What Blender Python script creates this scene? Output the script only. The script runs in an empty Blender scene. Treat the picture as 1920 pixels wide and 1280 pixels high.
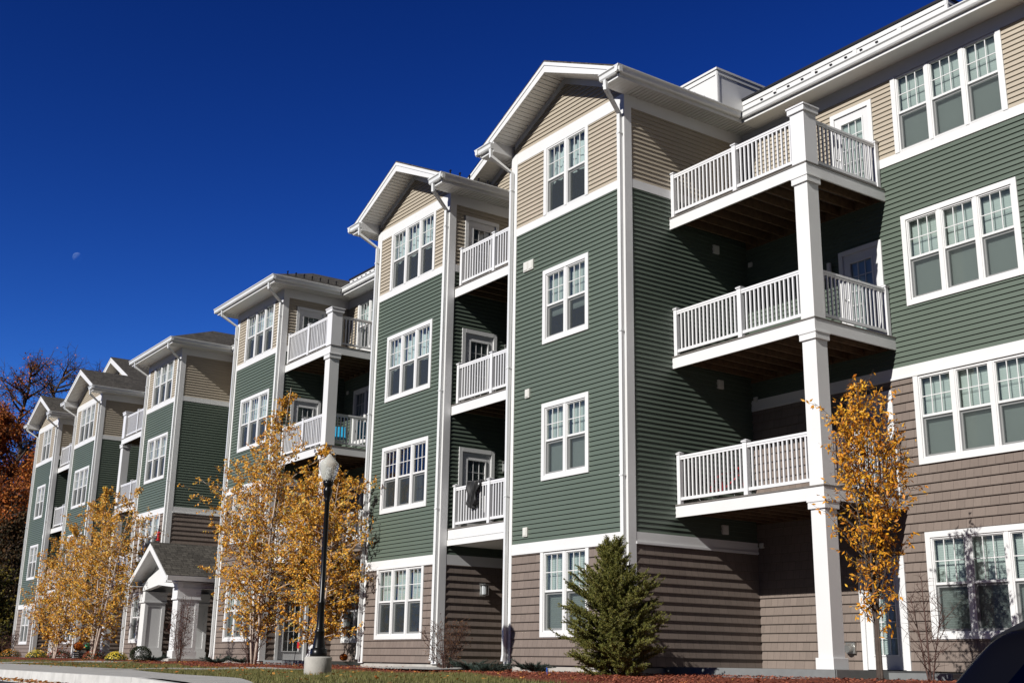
import bpy, bmesh, math, random
from mathutils import Vector, Matrix, noise
R = random.Random(7)
scene = bpy.context.scene
COL = scene.collection
S = 1.2                                   # metres per drawing unit
Z0 = 1.08                                 # drawing height of the ground-floor slab
def U(x, y, z): return Vector((x*S, y*S, (z-Z0)*S))

# ------------------------------------------------------------------ camera
cam = bpy.data.cameras.new("camera"); camo = bpy.data.objects.new("camera", cam)
COL.objects.link(camo); scene.camera = camo
YAW, PITCH, ROLL, FPX = 0.960987, 0.267723, 0.01613023, 2195.976
Fw = Vector((-math.sin(YAW)*math.cos(PITCH), math.cos(YAW)*math.cos(PITCH), math.sin(PITCH)))
Rt = Vector((math.cos(YAW), math.sin(YAW), 0)); Up = Rt.cross(Fw)
c_, s_ = math.cos(ROLL), math.sin(ROLL)
Rr = c_*Rt + s_*Up; Ur = -s_*Rt + c_*Up
m = Matrix((Rr, Ur, -Fw)).transposed().to_4x4(); m.translation = Vector((17.5334, -15.1027, 0.0205))
camo.matrix_world = m
cam.sensor_width = 36; cam.lens = FPX/1920*36; cam.clip_start = 0.1; cam.clip_end = 20000

# ------------------------------------------------------------------ sun, sky, exposure
SUNV = Vector((0.168, -1.0, 0.62)).normalized()            # towards the sun
sl = bpy.data.lights.new("sun", 'SUN'); sl.energy = 4.8; sl.angle = math.radians(0.5); sl.color = (1, 0.97, 0.925)
so = bpy.data.objects.new("sun", sl); COL.objects.link(so); so.rotation_euler = SUNV.to_track_quat('Z', 'Y').to_euler()
so.location = (0, -40, 40)
world = bpy.data.worlds.new("World"); scene.world = world; world.use_nodes = True
wn = world.node_tree; bg = wn.nodes["Background"]
sky = wn.nodes.new("ShaderNodeTexSky"); sky.sky_type = 'NISHITA'; sky.sun_disc = False
sky.sun_elevation = math.asin(SUNV.z); sky.sun_rotation = math.atan2(SUNV.x, SUNV.y)
sky.air_density = 1.0; sky.dust_density = 0.0; sky.ozone_density = 4.0; sky.altitude = 1500
hsv = wn.nodes.new("ShaderNodeHueSaturation"); hsv.inputs["Saturation"].default_value = 1.22; hsv.inputs["Hue"].default_value = 0.515
hsv.inputs["Value"].default_value = 0.075
wn.links.new(sky.outputs[0], hsv.inputs["Color"])
gm = wn.nodes.new("ShaderNodeGamma"); gm.inputs[1].default_value = 2.0; wn.links.new(hsv.outputs[0], gm.inputs[0])   # deep polarised autumn sky
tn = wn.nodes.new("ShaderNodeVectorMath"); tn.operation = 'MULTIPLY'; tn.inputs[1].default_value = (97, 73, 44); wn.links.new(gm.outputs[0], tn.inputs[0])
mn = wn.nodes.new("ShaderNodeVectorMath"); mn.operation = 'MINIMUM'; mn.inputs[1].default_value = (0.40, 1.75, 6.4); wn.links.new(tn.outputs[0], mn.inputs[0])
# added fall-off by compass direction: unseen sky is dimmed to deepen the shade
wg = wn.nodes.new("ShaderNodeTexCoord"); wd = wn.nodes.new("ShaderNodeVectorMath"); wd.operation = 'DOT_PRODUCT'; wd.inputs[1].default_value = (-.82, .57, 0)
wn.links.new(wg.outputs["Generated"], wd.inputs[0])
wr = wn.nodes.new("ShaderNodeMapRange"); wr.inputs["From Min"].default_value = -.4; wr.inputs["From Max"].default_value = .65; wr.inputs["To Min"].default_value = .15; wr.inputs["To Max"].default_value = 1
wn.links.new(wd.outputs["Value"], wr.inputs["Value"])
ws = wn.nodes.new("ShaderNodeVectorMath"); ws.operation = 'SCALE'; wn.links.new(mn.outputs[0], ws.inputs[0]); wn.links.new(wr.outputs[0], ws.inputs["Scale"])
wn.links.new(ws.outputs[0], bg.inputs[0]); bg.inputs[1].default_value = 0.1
scene.view_settings.view_transform = 'Standard'; scene.view_settings.look = 'None'
scene.view_settings.exposure = 0; scene.view_settings.gamma = 1
scene.cycles.max_bounces = 8; scene.cycles.diffuse_bounces = 1; scene.cycles.transparent_max_bounces = 24

# ------------------------------------------------------------------ materials
def nmat(name):
    mt = bpy.data.materials.new(name); mt.use_nodes = True
    return mt, mt.node_tree, mt.node_tree.nodes["Principled BSDF"]
def N(nt, t, **kw):
    n = nt.nodes.new(t)
    for k, v in kw.items(): setattr(n, k, v)
    return n
def mat(name, col, rough=0.6, var=0.06, scale=6.0, bump=0.0, bscale=80, metal=0, spec=0.5, coat=0):
    mt, nt, p = nmat(name)
    p.inputs["Roughness"].default_value = rough; p.inputs["Metallic"].default_value = metal
    p.inputs["Specular IOR Level"].default_value = spec; p.inputs["Coat Weight"].default_value = coat
    tc = N(nt, "ShaderNodeTexCoord"); no = N(nt, "ShaderNodeTexNoise"); no.inputs["Scale"].default_value = scale; no.inputs["Detail"].default_value = 5
    nt.links.new(tc.outputs["Object"], no.inputs["Vector"])
    mr = N(nt, "ShaderNodeMapRange"); mr.inputs["From Min"].default_value = .25; mr.inputs["From Max"].default_value = .75
    mr.inputs["To Min"].default_value = 1-var; mr.inputs["To Max"].default_value = 1+var
    nt.links.new(no.outputs["Fac"], mr.inputs["Value"])
    mx = N(nt, "ShaderNodeMix", data_type='RGBA', blend_type='MULTIPLY'); mx.inputs[0].default_value = 1
    mx.inputs[6].default_value = (*col, 1); nt.links.new(mr.outputs[0], mx.inputs[7])
    nt.links.new(mx.outputs[2], p.inputs["Base Color"])
    if bump:
        nb = N(nt, "ShaderNodeTexNoise"); nb.inputs["Scale"].default_value = bscale; nt.links.new(tc.outputs["Object"], nb.inputs["Vector"])
        b = N(nt, "ShaderNodeBump"); b.inputs["Strength"].default_value = bump; b.inputs["Distance"].default_value = 0.01
        nt.links.new(nb.outputs["Fac"], b.inputs["Height"]); nt.links.new(b.outputs[0], p.inputs["Normal"])
    return mt
def siding_mat(name, col, side, e=0.1016, stain=0.05):
    """vinyl lap boards: faint board-to-board tone and a slight grain along the board"""
    mt, nt, p = nmat(name); p.inputs["Roughness"].default_value = .55
    tc = N(nt, "ShaderNodeTexCoord"); mp = N(nt, "ShaderNodeMapping")
    mp.inputs["Scale"].default_value = (.25, .25, 1/e*.98) ; nt.links.new(tc.outputs["Object"], mp.inputs[0])
    wn_ = N(nt, "ShaderNodeTexNoise"); wn_.inputs["Scale"].default_value = 1.0; wn_.inputs["Detail"].default_value = 2
    nt.links.new(mp.outputs[0], wn_.inputs["Vector"])
    n2 = N(nt, "ShaderNodeTexNoise"); n2.inputs["Scale"].default_value = .7; n2.inputs["Detail"].default_value = 6; nt.links.new(tc.outputs["Object"], n2.inputs["Vector"])
    ad = N(nt, "ShaderNodeMath", operation='ADD'); nt.links.new(wn_.outputs["Fac"], ad.inputs[0]); nt.links.new(n2.outputs["Fac"], ad.inputs[1])
    mr = N(nt, "ShaderNodeMapRange"); mr.inputs["From Min"].default_value = .6; mr.inputs["From Max"].default_value = 1.4
    mr.inputs["To Min"].default_value = 1-stain; mr.inputs["To Max"].default_value = 1+stain; nt.links.new(ad.outputs[0], mr.inputs["Value"])
    mx = N(nt, "ShaderNodeMix", data_type='RGBA', blend_type='MULTIPLY'); mx.inputs[0].default_value = 1
    mx.inputs[6].default_value = (*col, 1); nt.links.new(mr.outputs[0], mx.inputs[7]); nt.links.new(mx.outputs[2], p.inputs["Base Color"])
    nb = N(nt, "ShaderNodeTexNoise"); mp2 = N(nt, "ShaderNodeMapping"); mp2.inputs["Scale"].default_value = (6, 6, 120)
    nt.links.new(tc.outputs["Object"], mp2.inputs[0]); nt.links.new(mp2.outputs[0], nb.inputs["Vector"]); nb.inputs["Scale"].default_value = 1
    b = N(nt, "ShaderNodeBump"); b.inputs["Strength"].default_value = .25; b.inputs["Distance"].default_value = 0.004
    nt.links.new(nb.outputs["Fac"], b.inputs["Height"]); nt.links.new(b.outputs[0], p.inputs["Normal"])
    return mt
def brick_mat(name, c1, c2, cm, side, bw, rh, mortar, rough=.75, off=.37, freq=2):
    mt, nt, p = nmat(name); p.inputs["Roughness"].default_value = rough
    tc = N(nt, "ShaderNodeTexCoord"); sp = N(nt, "ShaderNodeSeparateXYZ"); cb = N(nt, "ShaderNodeCombineXYZ")
    nt.links.new(tc.outputs["Object"], sp.inputs[0])
    nt.links.new(sp.outputs["Y" if side else "X"], cb.inputs[0]); nt.links.new(sp.outputs["Z"], cb.inputs[1])
    bt = N(nt, "ShaderNodeTexBrick"); bt.offset = off; bt.offset_frequency = freq; bt.squash = 1.45; bt.squash_frequency = 3
    bt.inputs["Scale"].default_value = 1; bt.inputs["Brick Width"].default_value = bw; bt.inputs["Row Height"].default_value = rh
    bt.inputs["Mortar Size"].default_value = mortar; bt.inputs["Mortar Smooth"].default_value = .1; bt.inputs["Bias"].default_value = 0
    bt.inputs["Color1"].default_value = (*c1, 1); bt.inputs["Color2"].default_value = (*c2, 1); bt.inputs["Mortar"].default_value = (*cm, 1)
    nt.links.new(cb.outputs[0], bt.inputs["Vector"])
    no = N(nt, "ShaderNodeTexNoise"); mp = N(nt, "ShaderNodeMapping"); mp.inputs["Scale"].default_value = (45, 45, 5)
    nt.links.new(tc.outputs["Object"], mp.inputs[0]); nt.links.new(mp.outputs[0], no.inputs["Vector"]); no.inputs["Scale"].default_value = 1; no.inputs["Detail"].default_value = 4
    mr = N(nt, "ShaderNodeMapRange"); mr.inputs["To Min"].default_value = .85; mr.inputs["To Max"].default_value = 1.13; nt.links.new(no.outputs["Fac"], mr.inputs["Value"])
    mx = N(nt, "ShaderNodeMix", data_type='RGBA', blend_type='MULTIPLY'); mx.inputs[0].default_value = 1
    nt.links.new(bt.outputs["Color"], mx.inputs[6]); nt.links.new(mr.outputs[0], mx.inputs[7]); nt.links.new(mx.outputs[2], p.inputs["Base Color"])
    b = N(nt, "ShaderNodeBump"); b.inputs["Strength"].default_value = .5; b.inputs["Distance"].default_value = .004; nt.links.new(no.outputs["Fac"], b.inputs["Height"]); nt.links.new(b.outputs[0], p.inputs["Normal"])
    return mt
def roof_mat(name):
    mt, nt, p = nmat(name); p.inputs["Roughness"].default_value = .95; p.inputs["Specular IOR Level"].default_value = .2
    uv = N(nt, "ShaderNodeUVMap"); uv.uv_map = "UVMap"
    bt = N(nt, "ShaderNodeTexBrick"); bt.offset = .43; bt.squash = 1.6; bt.squash_frequency = 3
    bt.inputs["Scale"].default_value = 1; bt.inputs["Brick Width"].default_value = .2; bt.inputs["Row Height"].default_value = .14; bt.inputs["Mortar Size"].default_value = .008
    bt.inputs["Color1"].default_value = (.115, .105, .09, 1); bt.inputs["Color2"].default_value = (.058, .053, .046, 1); bt.inputs["Mortar"].default_value = (.03, .027, .024, 1)
    nt.links.new(uv.outputs[0], bt.inputs["Vector"])
    no = N(nt, "ShaderNodeTexNoise"); no.inputs["Scale"].default_value = 9; no.inputs["Detail"].default_value = 6; nt.links.new(uv.outputs[0], no.inputs["Vector"])
    mr = N(nt, "ShaderNodeMapRange"); mr.inputs["To Min"].default_value = .5; mr.inputs["To Max"].default_value = 1.5; nt.links.new(no.outputs["Fac"], mr.inputs["Value"])
    mx = N(nt, "ShaderNodeMix", data_type='RGBA', blend_type='MULTIPLY'); mx.inputs[0].default_value = 1
    nt.links.new(bt.outputs["Color"], mx.inputs[6]); nt.links.new(mr.outputs[0], mx.inputs[7]); nt.links.new(mx.outputs[2], p.inputs["Base Color"])
    b = N(nt, "ShaderNodeBump"); b.inputs["Strength"].default_value = .6; b.inputs["Distance"].default_value = .012; nt.links.new(bt.outputs["Fac"], b.inputs["Height"]); b.invert = True; nt.links.new(b.outputs[0], p.inputs["Normal"])
    return mt
def glass_mat(name, tint, spec_col=(1, 1, 1), ior=1.5, boost=1.0):
    mt, nt, p = nmat(name); nt.nodes.remove(p); out = nt.nodes["Material Output"]
    tr = N(nt, "ShaderNodeBsdfTransparent"); tr.inputs[0].default_value = (*tint, 1)
    gl = N(nt, "ShaderNodeBsdfGlossy"); gl.inputs["Roughness"].default_value = .015; gl.inputs["Color"].default_value = (*spec_col, 1)
    fr = N(nt, "ShaderNodeFresnel"); fr.inputs[0].default_value = ior
    mu = N(nt, "ShaderNodeMath", operation='MULTIPLY'); mu.inputs[1].default_value = boost; mu.use_clamp = True; nt.links.new(fr.outputs[0], mu.inputs[0])
    tc = N(nt, "ShaderNodeTexCoord"); no = N(nt, "ShaderNodeTexNoise"); no.inputs["Scale"].default_value = 1.6; nt.links.new(tc.outputs["Object"], no.inputs["Vector"])
    b = N(nt, "ShaderNodeBump"); b.inputs["Strength"].default_value = .12; b.inputs["Distance"].default_value = .02; nt.links.new(no.outputs["Fac"], b.inputs["Height"]); nt.links.new(b.outputs[0], gl.inputs["Normal"])
    mx = N(nt, "ShaderNodeMixShader"); nt.links.new(mu.outputs[0], mx.inputs[0]); nt.links.new(tr.outputs[0], mx.inputs[1]); nt.links.new(gl.outputs[0], mx.inputs[2]); nt.links.new(mx.outputs[0], out.inputs[0])
    return mt
def screen_mat(name, op, col):
    mt, nt, p = nmat(name); out = nt.nodes["Material Output"]
    p.inputs["Base Color"].default_value = (*col, 1); p.inputs["Roughness"].default_value = .7
    tr = N(nt, "ShaderNodeBsdfTransparent"); mx = N(nt, "ShaderNodeMixShader"); mx.inputs[0].default_value = op
    nt.links.new(tr.outputs[0], mx.inputs[1]); nt.links.new(p.outputs[0], mx.inputs[2]); nt.links.new(mx.outputs[0], out.inputs[0])
    return mt
def leaf_mat(name, stops, transl=.35, rough=.5):
    mt, nt, p = nmat(name); out = nt.nodes["Material Output"]
    g = N(nt, "ShaderNodeNewGeometry"); cr = N(nt, "ShaderNodeValToRGB"); cr.color_ramp.interpolation = 'LINEAR'
    el = cr.color_ramp.elements
    while len(el) > 1: el.remove(el[-1])
    el[0].position = 0; el[0].color = (*stops[0], 1)
    for i, s in enumerate(stops[1:], 1):
        e = el.new(i/(len(stops)-1)); e.color = (*s, 1)
    nt.links.new(g.outputs["Random Per Island"], cr.inputs[0])
    p.inputs["Roughness"].default_value = rough; nt.links.new(cr.outputs[0], p.inputs["Base Color"]); p.inputs["Specular IOR Level"].default_value = .35
    tl = N(nt, "ShaderNodeBsdfTranslucent"); nt.links.new(cr.outputs[0], tl.inputs[0])
    mx = N(nt, "ShaderNodeMixShader"); mx.inputs[0].default_value = transl
    nt.links.new(p.outputs[0], mx.inputs[1]); nt.links.new(tl.outputs[0], mx.inputs[2]); nt.links.new(mx.outputs[0], out.inputs[0])
    return mt
GREEN, TAN, BROWN = (.105, .136, .106), (.455, .395, .308), (.225, .172, .14)
M = {}
M['green'] = siding_mat("green_vinyl", GREEN, 0); M['tan'] = siding_mat("tan_vinyl", TAN, 0)
M['brown_f'] = brick_mat("brown_shingle_front", (.222, .176, .148), (.19, .15, .126), (.095, .072, .06), 0, .17, .1764, .0035)
M['brown_s'] = brick_mat("brown_shingle_side", (.222, .176, .148), (.19, .15, .126), (.095, .072, .06), 1, .17, .1764, .0035)
M['white'] = mat("white_trim", (.80, .80, .79), .45, .035, 1.3, .08, 30)
M['soffit'] = mat("white_soffit", (.76, .76, .74), .5, .04, 1.0)
M['rail'] = mat("white_rail", (.82, .82, .83), .35, .02, 3)
M['door'] = mat("white_door", (.77, .77, .77), .4, .03, 2)
M['cut'] = mat("gutter_white", (.80, .81, .80), .3, .05, 2)
M['deck'] = mat("deck_board", (.18, .165, .15), .8, .2, 20, .3, 60)
M['wood'] = mat("joist_wood", (.12, .070, .035), .85, .35, 9, .5, 40)
M['patio'] = mat("grey_composite", (.20, .21, .21), .6, .08, 8, .1, 60)
M['conc'] = mat("concrete", (.46, .44, .40), .9, .14, 5, .3, 90)
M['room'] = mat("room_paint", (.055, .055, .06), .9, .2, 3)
M['blind'] = mat("blind_slat", (.78, .80, .76), .6, .02, 2)
M['curtain'] = mat("curtain_cloth", (.66, .69, .68), .8, .05, 3)
M['drape'] = mat("dark_drape", (.10, .085, .085), .9, .4, 14)
M['glass'] = glass_mat("window_glass", (.80, .88, .87), boost=1.6)
M['screen'] = screen_mat("insect_screen", .46, (.055, .066, .064))
M['roof'] = roof_mat("asphalt_shingle")
M['black'] = mat("black_metal", (.012, .012, .013), .35, .1, 5)
M['coping'] = mat("black_coping", (.012, .012, .014), .5, .1, 5)
M['vent'] = mat("vent_plastic", (.74, .73, .68), .5, .03, 10)
M['steel'] = mat("galvanised_steel", (.5, .5, .48), .35, .1, 20, metal=.8)

# ------------------------------------------------------------------ mesh helpers
class MB:
    """collects faces; build() links them as ONE mesh object"""
    def __init__(s, unit=True): s.v = []; s.f = []; s.uv = {}; s.unit = unit; s.smooth = False; s.mi = []
    def poly(s, pts, mi=0, uv=None):
        b = len(s.v); s.v += [tuple(p) for p in pts]; s.f.append(tuple(range(b, b+len(pts)))); s.mi.append(mi)
        if uv: s.uv[len(s.f)-1] = uv
    def box(s, x0, x1, y0, y1, z0, z1):
        if x0 > x1: x0, x1 = x1, x0
        if y0 > y1: y0, y1 = y1, y0
        if z0 > z1: z0, z1 = z1, z0
        b = len(s.v)
        s.v += [(x0,y0,z0),(x1,y0,z0),(x1,y1,z0),(x0,y1,z0),(x0,y0,z1),(x1,y0,z1),(x1,y1,z1),(x0,y1,z1)]
        for f in ((0,3,2,1),(4,5,6,7),(0,1,5,4),(1,2,6,5),(2,3,7,6),(3,0,4,7)): s.f.append(tuple(b+i for i in f)); s.mi.append(0)
    def prism(s, poly, ax, a, b_):
        """extrude 2D polygon along axis ax from a to b_"""
        def P(p, t): return {'x': (t, p[0], p[1]), 'y': (p[0], t, p[1]), 'z': (p[0], p[1], t)}[ax]
        n = len(poly); base = len(s.v)
        s.v += [P(p, a) for p in poly] + [P(p, b_) for p in poly]
        s.f.append(tuple(base+i for i in range(n))); s.f.append(tuple(base+n+i for i in reversed(range(n)))); s.mi += [0, 0]
        for i in range(n):
            j = (i+1) % n; s.f.append((base+i, base+n+i, base+n+j, base+j)); s.mi.append(0)
    def tube(s, pts, rad, n=6, cap=True):
        pts = [Vector(p) for p in pts]; rings = []
        up0 = None
        for i, p in enumerate(pts):
            d = (pts[min(i+1, len(pts)-1)] - pts[max(i-1, 0)]).normalized()
            if up0 is None: up0 = Vector((0, 0, 1)) if abs(d.z) < .9 else Vector((1, 0, 0))
            a = d.cross(up0); a = a.normalized() if a.length > 1e-6 else Vector((1, 0, 0)); b = a.cross(d); up0 = b
            r = rad[i] if isinstance(rad, (list, tuple)) else rad
            base = len(s.v); s.v += [tuple(p + r*(math.cos(2*math.pi*k/n+math.pi/n)*a + math.sin(2*math.pi*k/n+math.pi/n)*b)) for k in range(n)]; rings.append(base)
        for q in range(len(rings)-1):
            for k in range(n):
                s.f.append((rings[q]+k, rings[q]+(k+1) % n, rings[q+1]+(k+1) % n, rings[q+1]+k)); s.mi.append(0)
        if cap:
            s.f.append(tuple(rings[0]+k for k in reversed(range(n)))); s.f.append(tuple(rings[-1]+k for k in range(n))); s.mi += [0, 0]
    def lathe(s, prof, c, n=24):
        base = len(s.v)
        for r, z in prof: s.v += [(c[0]+r*math.cos(2*math.pi*k/n), c[1]+r*math.sin(2*math.pi*k/n), c[2]+z) for k in range(n)]
        for i in range(len(prof)-1):
            for k in range(n):
                s.f.append((base+i*n+k, base+i*n+(k+1) % n, base+(i+1)*n+(k+1) % n, base+(i+1)*n+k)); s.mi.append(0)
        s.f.append(tuple(base+k for k in reversed(range(n)))); s.f.append(tuple(base+(len(prof)-1)*n+k for k in range(n))); s.mi += [0, 0]
    def mesh(s, name, mats):
        me = bpy.data.meshes.new(name)
        vs = [tuple(U(*v)) for v in s.v] if s.unit else s.v
        me.from_pydata(vs, [], s.f)
        for mm in (mats if isinstance(mats, (list, tuple)) else [mats]): me.materials.append(mm)
        if any(s.mi): me.polygons.foreach_set("material_index", s.mi)
        if s.uv:
            ul = me.uv_layers.new(name="UVMap")
            for fi, uvs in s.uv.items():
                for k, li in enumerate(me.polygons[fi].loop_indices): ul.data[li].uv = uvs[k]
        if s.smooth: me.polygons.foreach_set("use_smooth", [True]*len(me.polygons))
        me.update(); return me
    def build(s, name, mats, parent=None, loc=None, bevel=0):
        o = bpy.data.objects.new(name, s.mesh(name, mats)); COL.objects.link(o)
        if parent: o.parent = parent
        if loc is not None: o.location = loc
        if bevel:
            bv = o.modifiers.new("bevel", 'BEVEL'); bv.width = bevel; bv.segments = 2; bv.limit_method = 'ANGLE'
        return o
def tag(o, label=None, cat=None, group=None, kind=None):
    if label: o['label'] = label
    if cat: o['category'] = cat
    if group: o['group'] = group
    if kind: o['kind'] = kind
    return o
def thing(name, loc, label, cat, group=None, rz=0):
    o = bpy.data.objects.new(name, None); COL.objects.link(o); o.location = loc; o.rotation_euler = (0, 0, rz); o.empty_display_size = .3
    return tag(o, label, cat, group)
def part(name, me, parent, loc=(0, 0, 0), rz=0, label=None):
    o = bpy.data.objects.new(name, me); COL.objects.link(o); o.parent = parent; o.location = loc; o.rotation_euler = (0, 0, rz)
    if label: o['label'] = label
    return o

# ------------------------------------------------------------------ levels (drawing units)
DK = [1.08, 3.71, 6.285, 8.86]                    # deck / floor tops
zE, zA2, zA, zG2, zG, zB, zC, zF, zS, zGT = 1.074, 2.999, 3.2, 5.569, 5.769, 9.241, 9.4, 10.785, 11.02, 11.2
LIP = .0225; EV = .0847; EB = .147
ym = 2.989

BLD = thing("apartment_building", (0, 0, 0), "four-storey apartment building in green, tan and brown siding with white balconies and gables", "building")

def siding(mb, s0, s1, z0, z1, f, e, lip, holes=(), lim=None, flip=False):
    z = z0
    def q(pts): mb.poly(pts[::-1] if flip else pts)
    while z < z1-1e-6:
        zt = min(z+e, z1)
        cuts = [z, zt] + [h for H in holes for h in (H[2], H[3]) if z+1e-5 < h < zt-1e-5]
        cuts = sorted(set(cuts))
        dep = lambda zz: lip*(1-(zz-z)/e)+.0012
        for a, b in zip(cuts[:-1], cuts[1:]):
            md = (a+b)/2
            if lim:
                la, lb = lim(a), lim(b)
                if la[1]-la[0] < .01: continue
                if lb[1] < lb[0]: lb = ((lb[0]+lb[1])/2,)*2
                segs = [(la[0], la[1], lb[0], lb[1])]
            else:
                segs = [(s0, s1, s0, s1)]
            for H in holes:
                if H[2] < md < H[3]:
                    ns = []
                    for (p, r, p2, r2) in segs:
                        if H[1] <= p or H[0] >= r: ns.append((p, r, p2, r2)); continue
                        if H[0] > p: ns.append((p, H[0], p2, H[0]))
                        if H[1] < r: ns.append((H[1], r, H[1], r2))
                    segs = ns
            for (p, r, p2, r2) in segs:
                q([f(p, a, dep(a)), f(r, a, dep(a)), f(r2, b, dep(b)), f(p2, b, dep(b))])
                if a == z: q([f(p, a, 0), f(r, a, 0), f(r, a, dep(a)), f(p, a, dep(a))])
        z = zt
def front(y): return lambda s, z, d: (s, y-d, z)
def sidep(x): return lambda s, z, d: (x+d, s, z)
def siden(x): return lambda s, z, d: (x-d, s, z)

def wall(kind, plane, s0, s1, levels, holes=()):
    """levels: list of (colour, z0, z1)"""
    f, fl = {'f': (front, False), 'p': (sidep, False), 'n': (siden, True)}[kind]
    for colr, a, b in levels:
        mb = MB(); br = colr == 'brown'
        siding(mb, s0, s1, a, b, f(plane), EB if br else EV, LIP*1.15 if br else LIP, [h for h in holes if h[2] < b and h[3] > a], flip=fl)
        mt = M['brown_f' if kind == 'f' else 'brown_s'] if br else M[colr]
        o = mb.build("wall", mt, BLD); o['label'] = {'brown': "brown shingle siding", 'green': "green lap siding", 'tan': "tan lap siding"}[colr]

TWO = [('brown', zE, zA2), ('green', zA, zB), ('tan', zC, zF)]       # one brown storey
THREE = [('brown', zE, zG2), ('green', zG, zB), ('tan', zC, zF)]     # two brown storeys

# ------------------------------------------------------------------ windows
WC = {}
def blind_mesh(x0, x1, z0, z1, y):
    mb = MB(False); n = max(4, int((z1-z0)/.042)); h = (z1-z0)/n
    for i in range(n):
        a = z0+i*h; mb.poly([(x0, y+.016, a), (x1, y+.016, a), (x1, y-.010, a+h*.92), (x0, y-.010, a+h*.92)])
        mb.poly([(x0, y-.010, a+h*.92), (x1, y-.010, a+h*.92), (x1, y+.016, a+h), (x0, y+.016, a+h)])
    return mb
def curtain_mesh(x0, x1, z0, z1, y, ph=0):
    mb = MB(False); n = 40; pts = []
    for i in range(n+1):
        t = i/n; x = x0+(x1-x0)*t; pts.append((x, y+.035*math.sin(t*34+ph)+.015*math.sin(t*71+ph*2)))
    for (xa, ya), (xb, yb) in zip(pts[:-1], pts[1:]): mb.poly([(xa, ya, z0), (xb, yb, z0), (xb, yb, z1), (xa, ya, z1)])
    return mb
def window(x, y, z, w, h, n, top=True, bot=True, style='blind', label=None):
    """x,y,z = lower-left outer corner in drawing units; w,h outer size; n sash units"""
    key = (round(w, 3), round(h, 3), n, top, bot, style)
    W, H = w*S, h*S; C = .105; MU = .075
    zb = C if bot else .012; zt = H-(C if top else .012)
    if key not in WC:
        cs = MB(False); fr = MB(False); pn = MB(False); sc = MB(False)
        cs.box(0, C, -.042, .0, 0, H); cs.box(W-C, W, -.042, 0, 0, H)
        if top: cs.box(C, W-C, -.044, 0, H-C, H)
        if bot: cs.box(C, W-C, -.046, 0, 0, C)
        if not top and not bot: cs.box(C, W-C, -.02, 0, 0, .012)
        # reveal
        iw = (W-2*C-(n-1)*MU)/n; xs = []
        for i in range(n):
            xa = C+i*(iw+MU); xs.append((xa, xa+iw))
            if i: fr.box(xa-MU, xa, -.034, .06, zb, zt)
        fr.box(C-.02, C, -.03, .16, zb, zt); fr.box(W-C, W-C+.02, -.03, .16, zb, zt)
        zm = zb+(zt-zb)*.5; t = .03
        for xa, xb in xs:
            # outer frame
            fr.box(xa, xa+t, -.022, .07, zb, zt); fr.box(xb-t, xb, -.022, .07, zb, zt)
            fr.box(xa+t, xb-t, -.022, .07, zt-t, zt); fr.box(xa+t, xb-t, -.024, .07, zb, zb+t)
            # upper sash, outer track
            fr.box(xa+t, xb-t, -.006, .028, zm-.005, zm+.04)
            fr.box(xa+t, xa+t+.016, -.004, .028, zm+.04, zt-t); fr.box(xb-t-.016, xb-t, -.004, .028, zm+.04, zt-t); fr.box(xa+t+.016, xb-t-.016, -.004, .028, zt-t-.016, zt-t)
            # lower sash, inner track
            fr.box(xa+t, xb-t, .032, .062, zm-.05, zm-.006); fr.box(xa+t, xb-t, .032, .062, zb+t, zb+t+.045)
            fr.box(xa+t, xa+t+.03, .032, .062, zb+t+.045, zm-.05); fr.box(xb-t-.03, xb-t, .032, .062, zb+t+.045, zm-.05)
            # muntins 3 x 2
            ua, ub, za_, zb_ = xa+t+.016, xb-t-.016, zm+.04, zt-t-.016
            for k in (1, 2): fr.box(ua+(ub-ua)*k/3-.008, ua+(ub-ua)*k/3+.008, .002, .018, za_, zb_)
            for k in range(3):
                fr.box(ua+(ub-ua)*k/3+(.008 if k else 0), ua+(ub-ua)*(k+1)/3-(.008 if k < 2 else 0), .003, .017, (za_+zb_)/2-.008, (za_+zb_)/2+.008)
            pn.poly([(ua, .021, za_), (ub, .021, za_), (ub, .021, zb_), (ua, .021, zb_)])
            pn.poly([(xa+t+.03, .048, zb+t+.045), (xb-t-.03, .048, zb+t+.045), (xb-t-.03, .048, zm-.05), (xa+t+.03, .048, zm-.05)])
            sc.poly([(xa+t, .006, zb+t), (xb-t, .006, zb+t), (xb-t, .006, zm-.005), (xa+t, .006, zm-.005)])
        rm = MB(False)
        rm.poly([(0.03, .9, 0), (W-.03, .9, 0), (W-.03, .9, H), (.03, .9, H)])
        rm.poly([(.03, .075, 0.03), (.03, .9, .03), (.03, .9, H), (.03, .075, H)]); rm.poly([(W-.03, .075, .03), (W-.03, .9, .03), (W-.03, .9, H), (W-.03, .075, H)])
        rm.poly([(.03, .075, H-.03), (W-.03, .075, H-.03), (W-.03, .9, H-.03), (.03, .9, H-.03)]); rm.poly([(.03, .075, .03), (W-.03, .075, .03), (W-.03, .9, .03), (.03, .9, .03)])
        cov = []
        if style == 'blind': cov = [('blind', blind_mesh(C, W-C, zb, zt, .125), 'blind')]
        elif style == 'half': cov = [('blind', blind_mesh(C, W-C, zm-.12, zt, .125), 'blind')]
        elif style == 'low': cov = [('blind', blind_mesh(C, W-C, zb, zt, .125), 'blind')]
        elif style == 'curtain': cov = [('curtain', curtain_mesh(C, W-C, zm-.02, zt, .14), 'curtain')]
        elif style == 'drape':
            cov = [('blind', blind_mesh(C, W-C, zm-.22, zt, .125), 'blind')]
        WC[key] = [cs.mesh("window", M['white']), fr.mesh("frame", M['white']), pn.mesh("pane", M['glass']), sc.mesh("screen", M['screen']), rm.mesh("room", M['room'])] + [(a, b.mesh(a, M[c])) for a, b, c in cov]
    me = WC[key]
    o = part("window", me[0], BLD, U(x, y, z), label=label)
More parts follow.
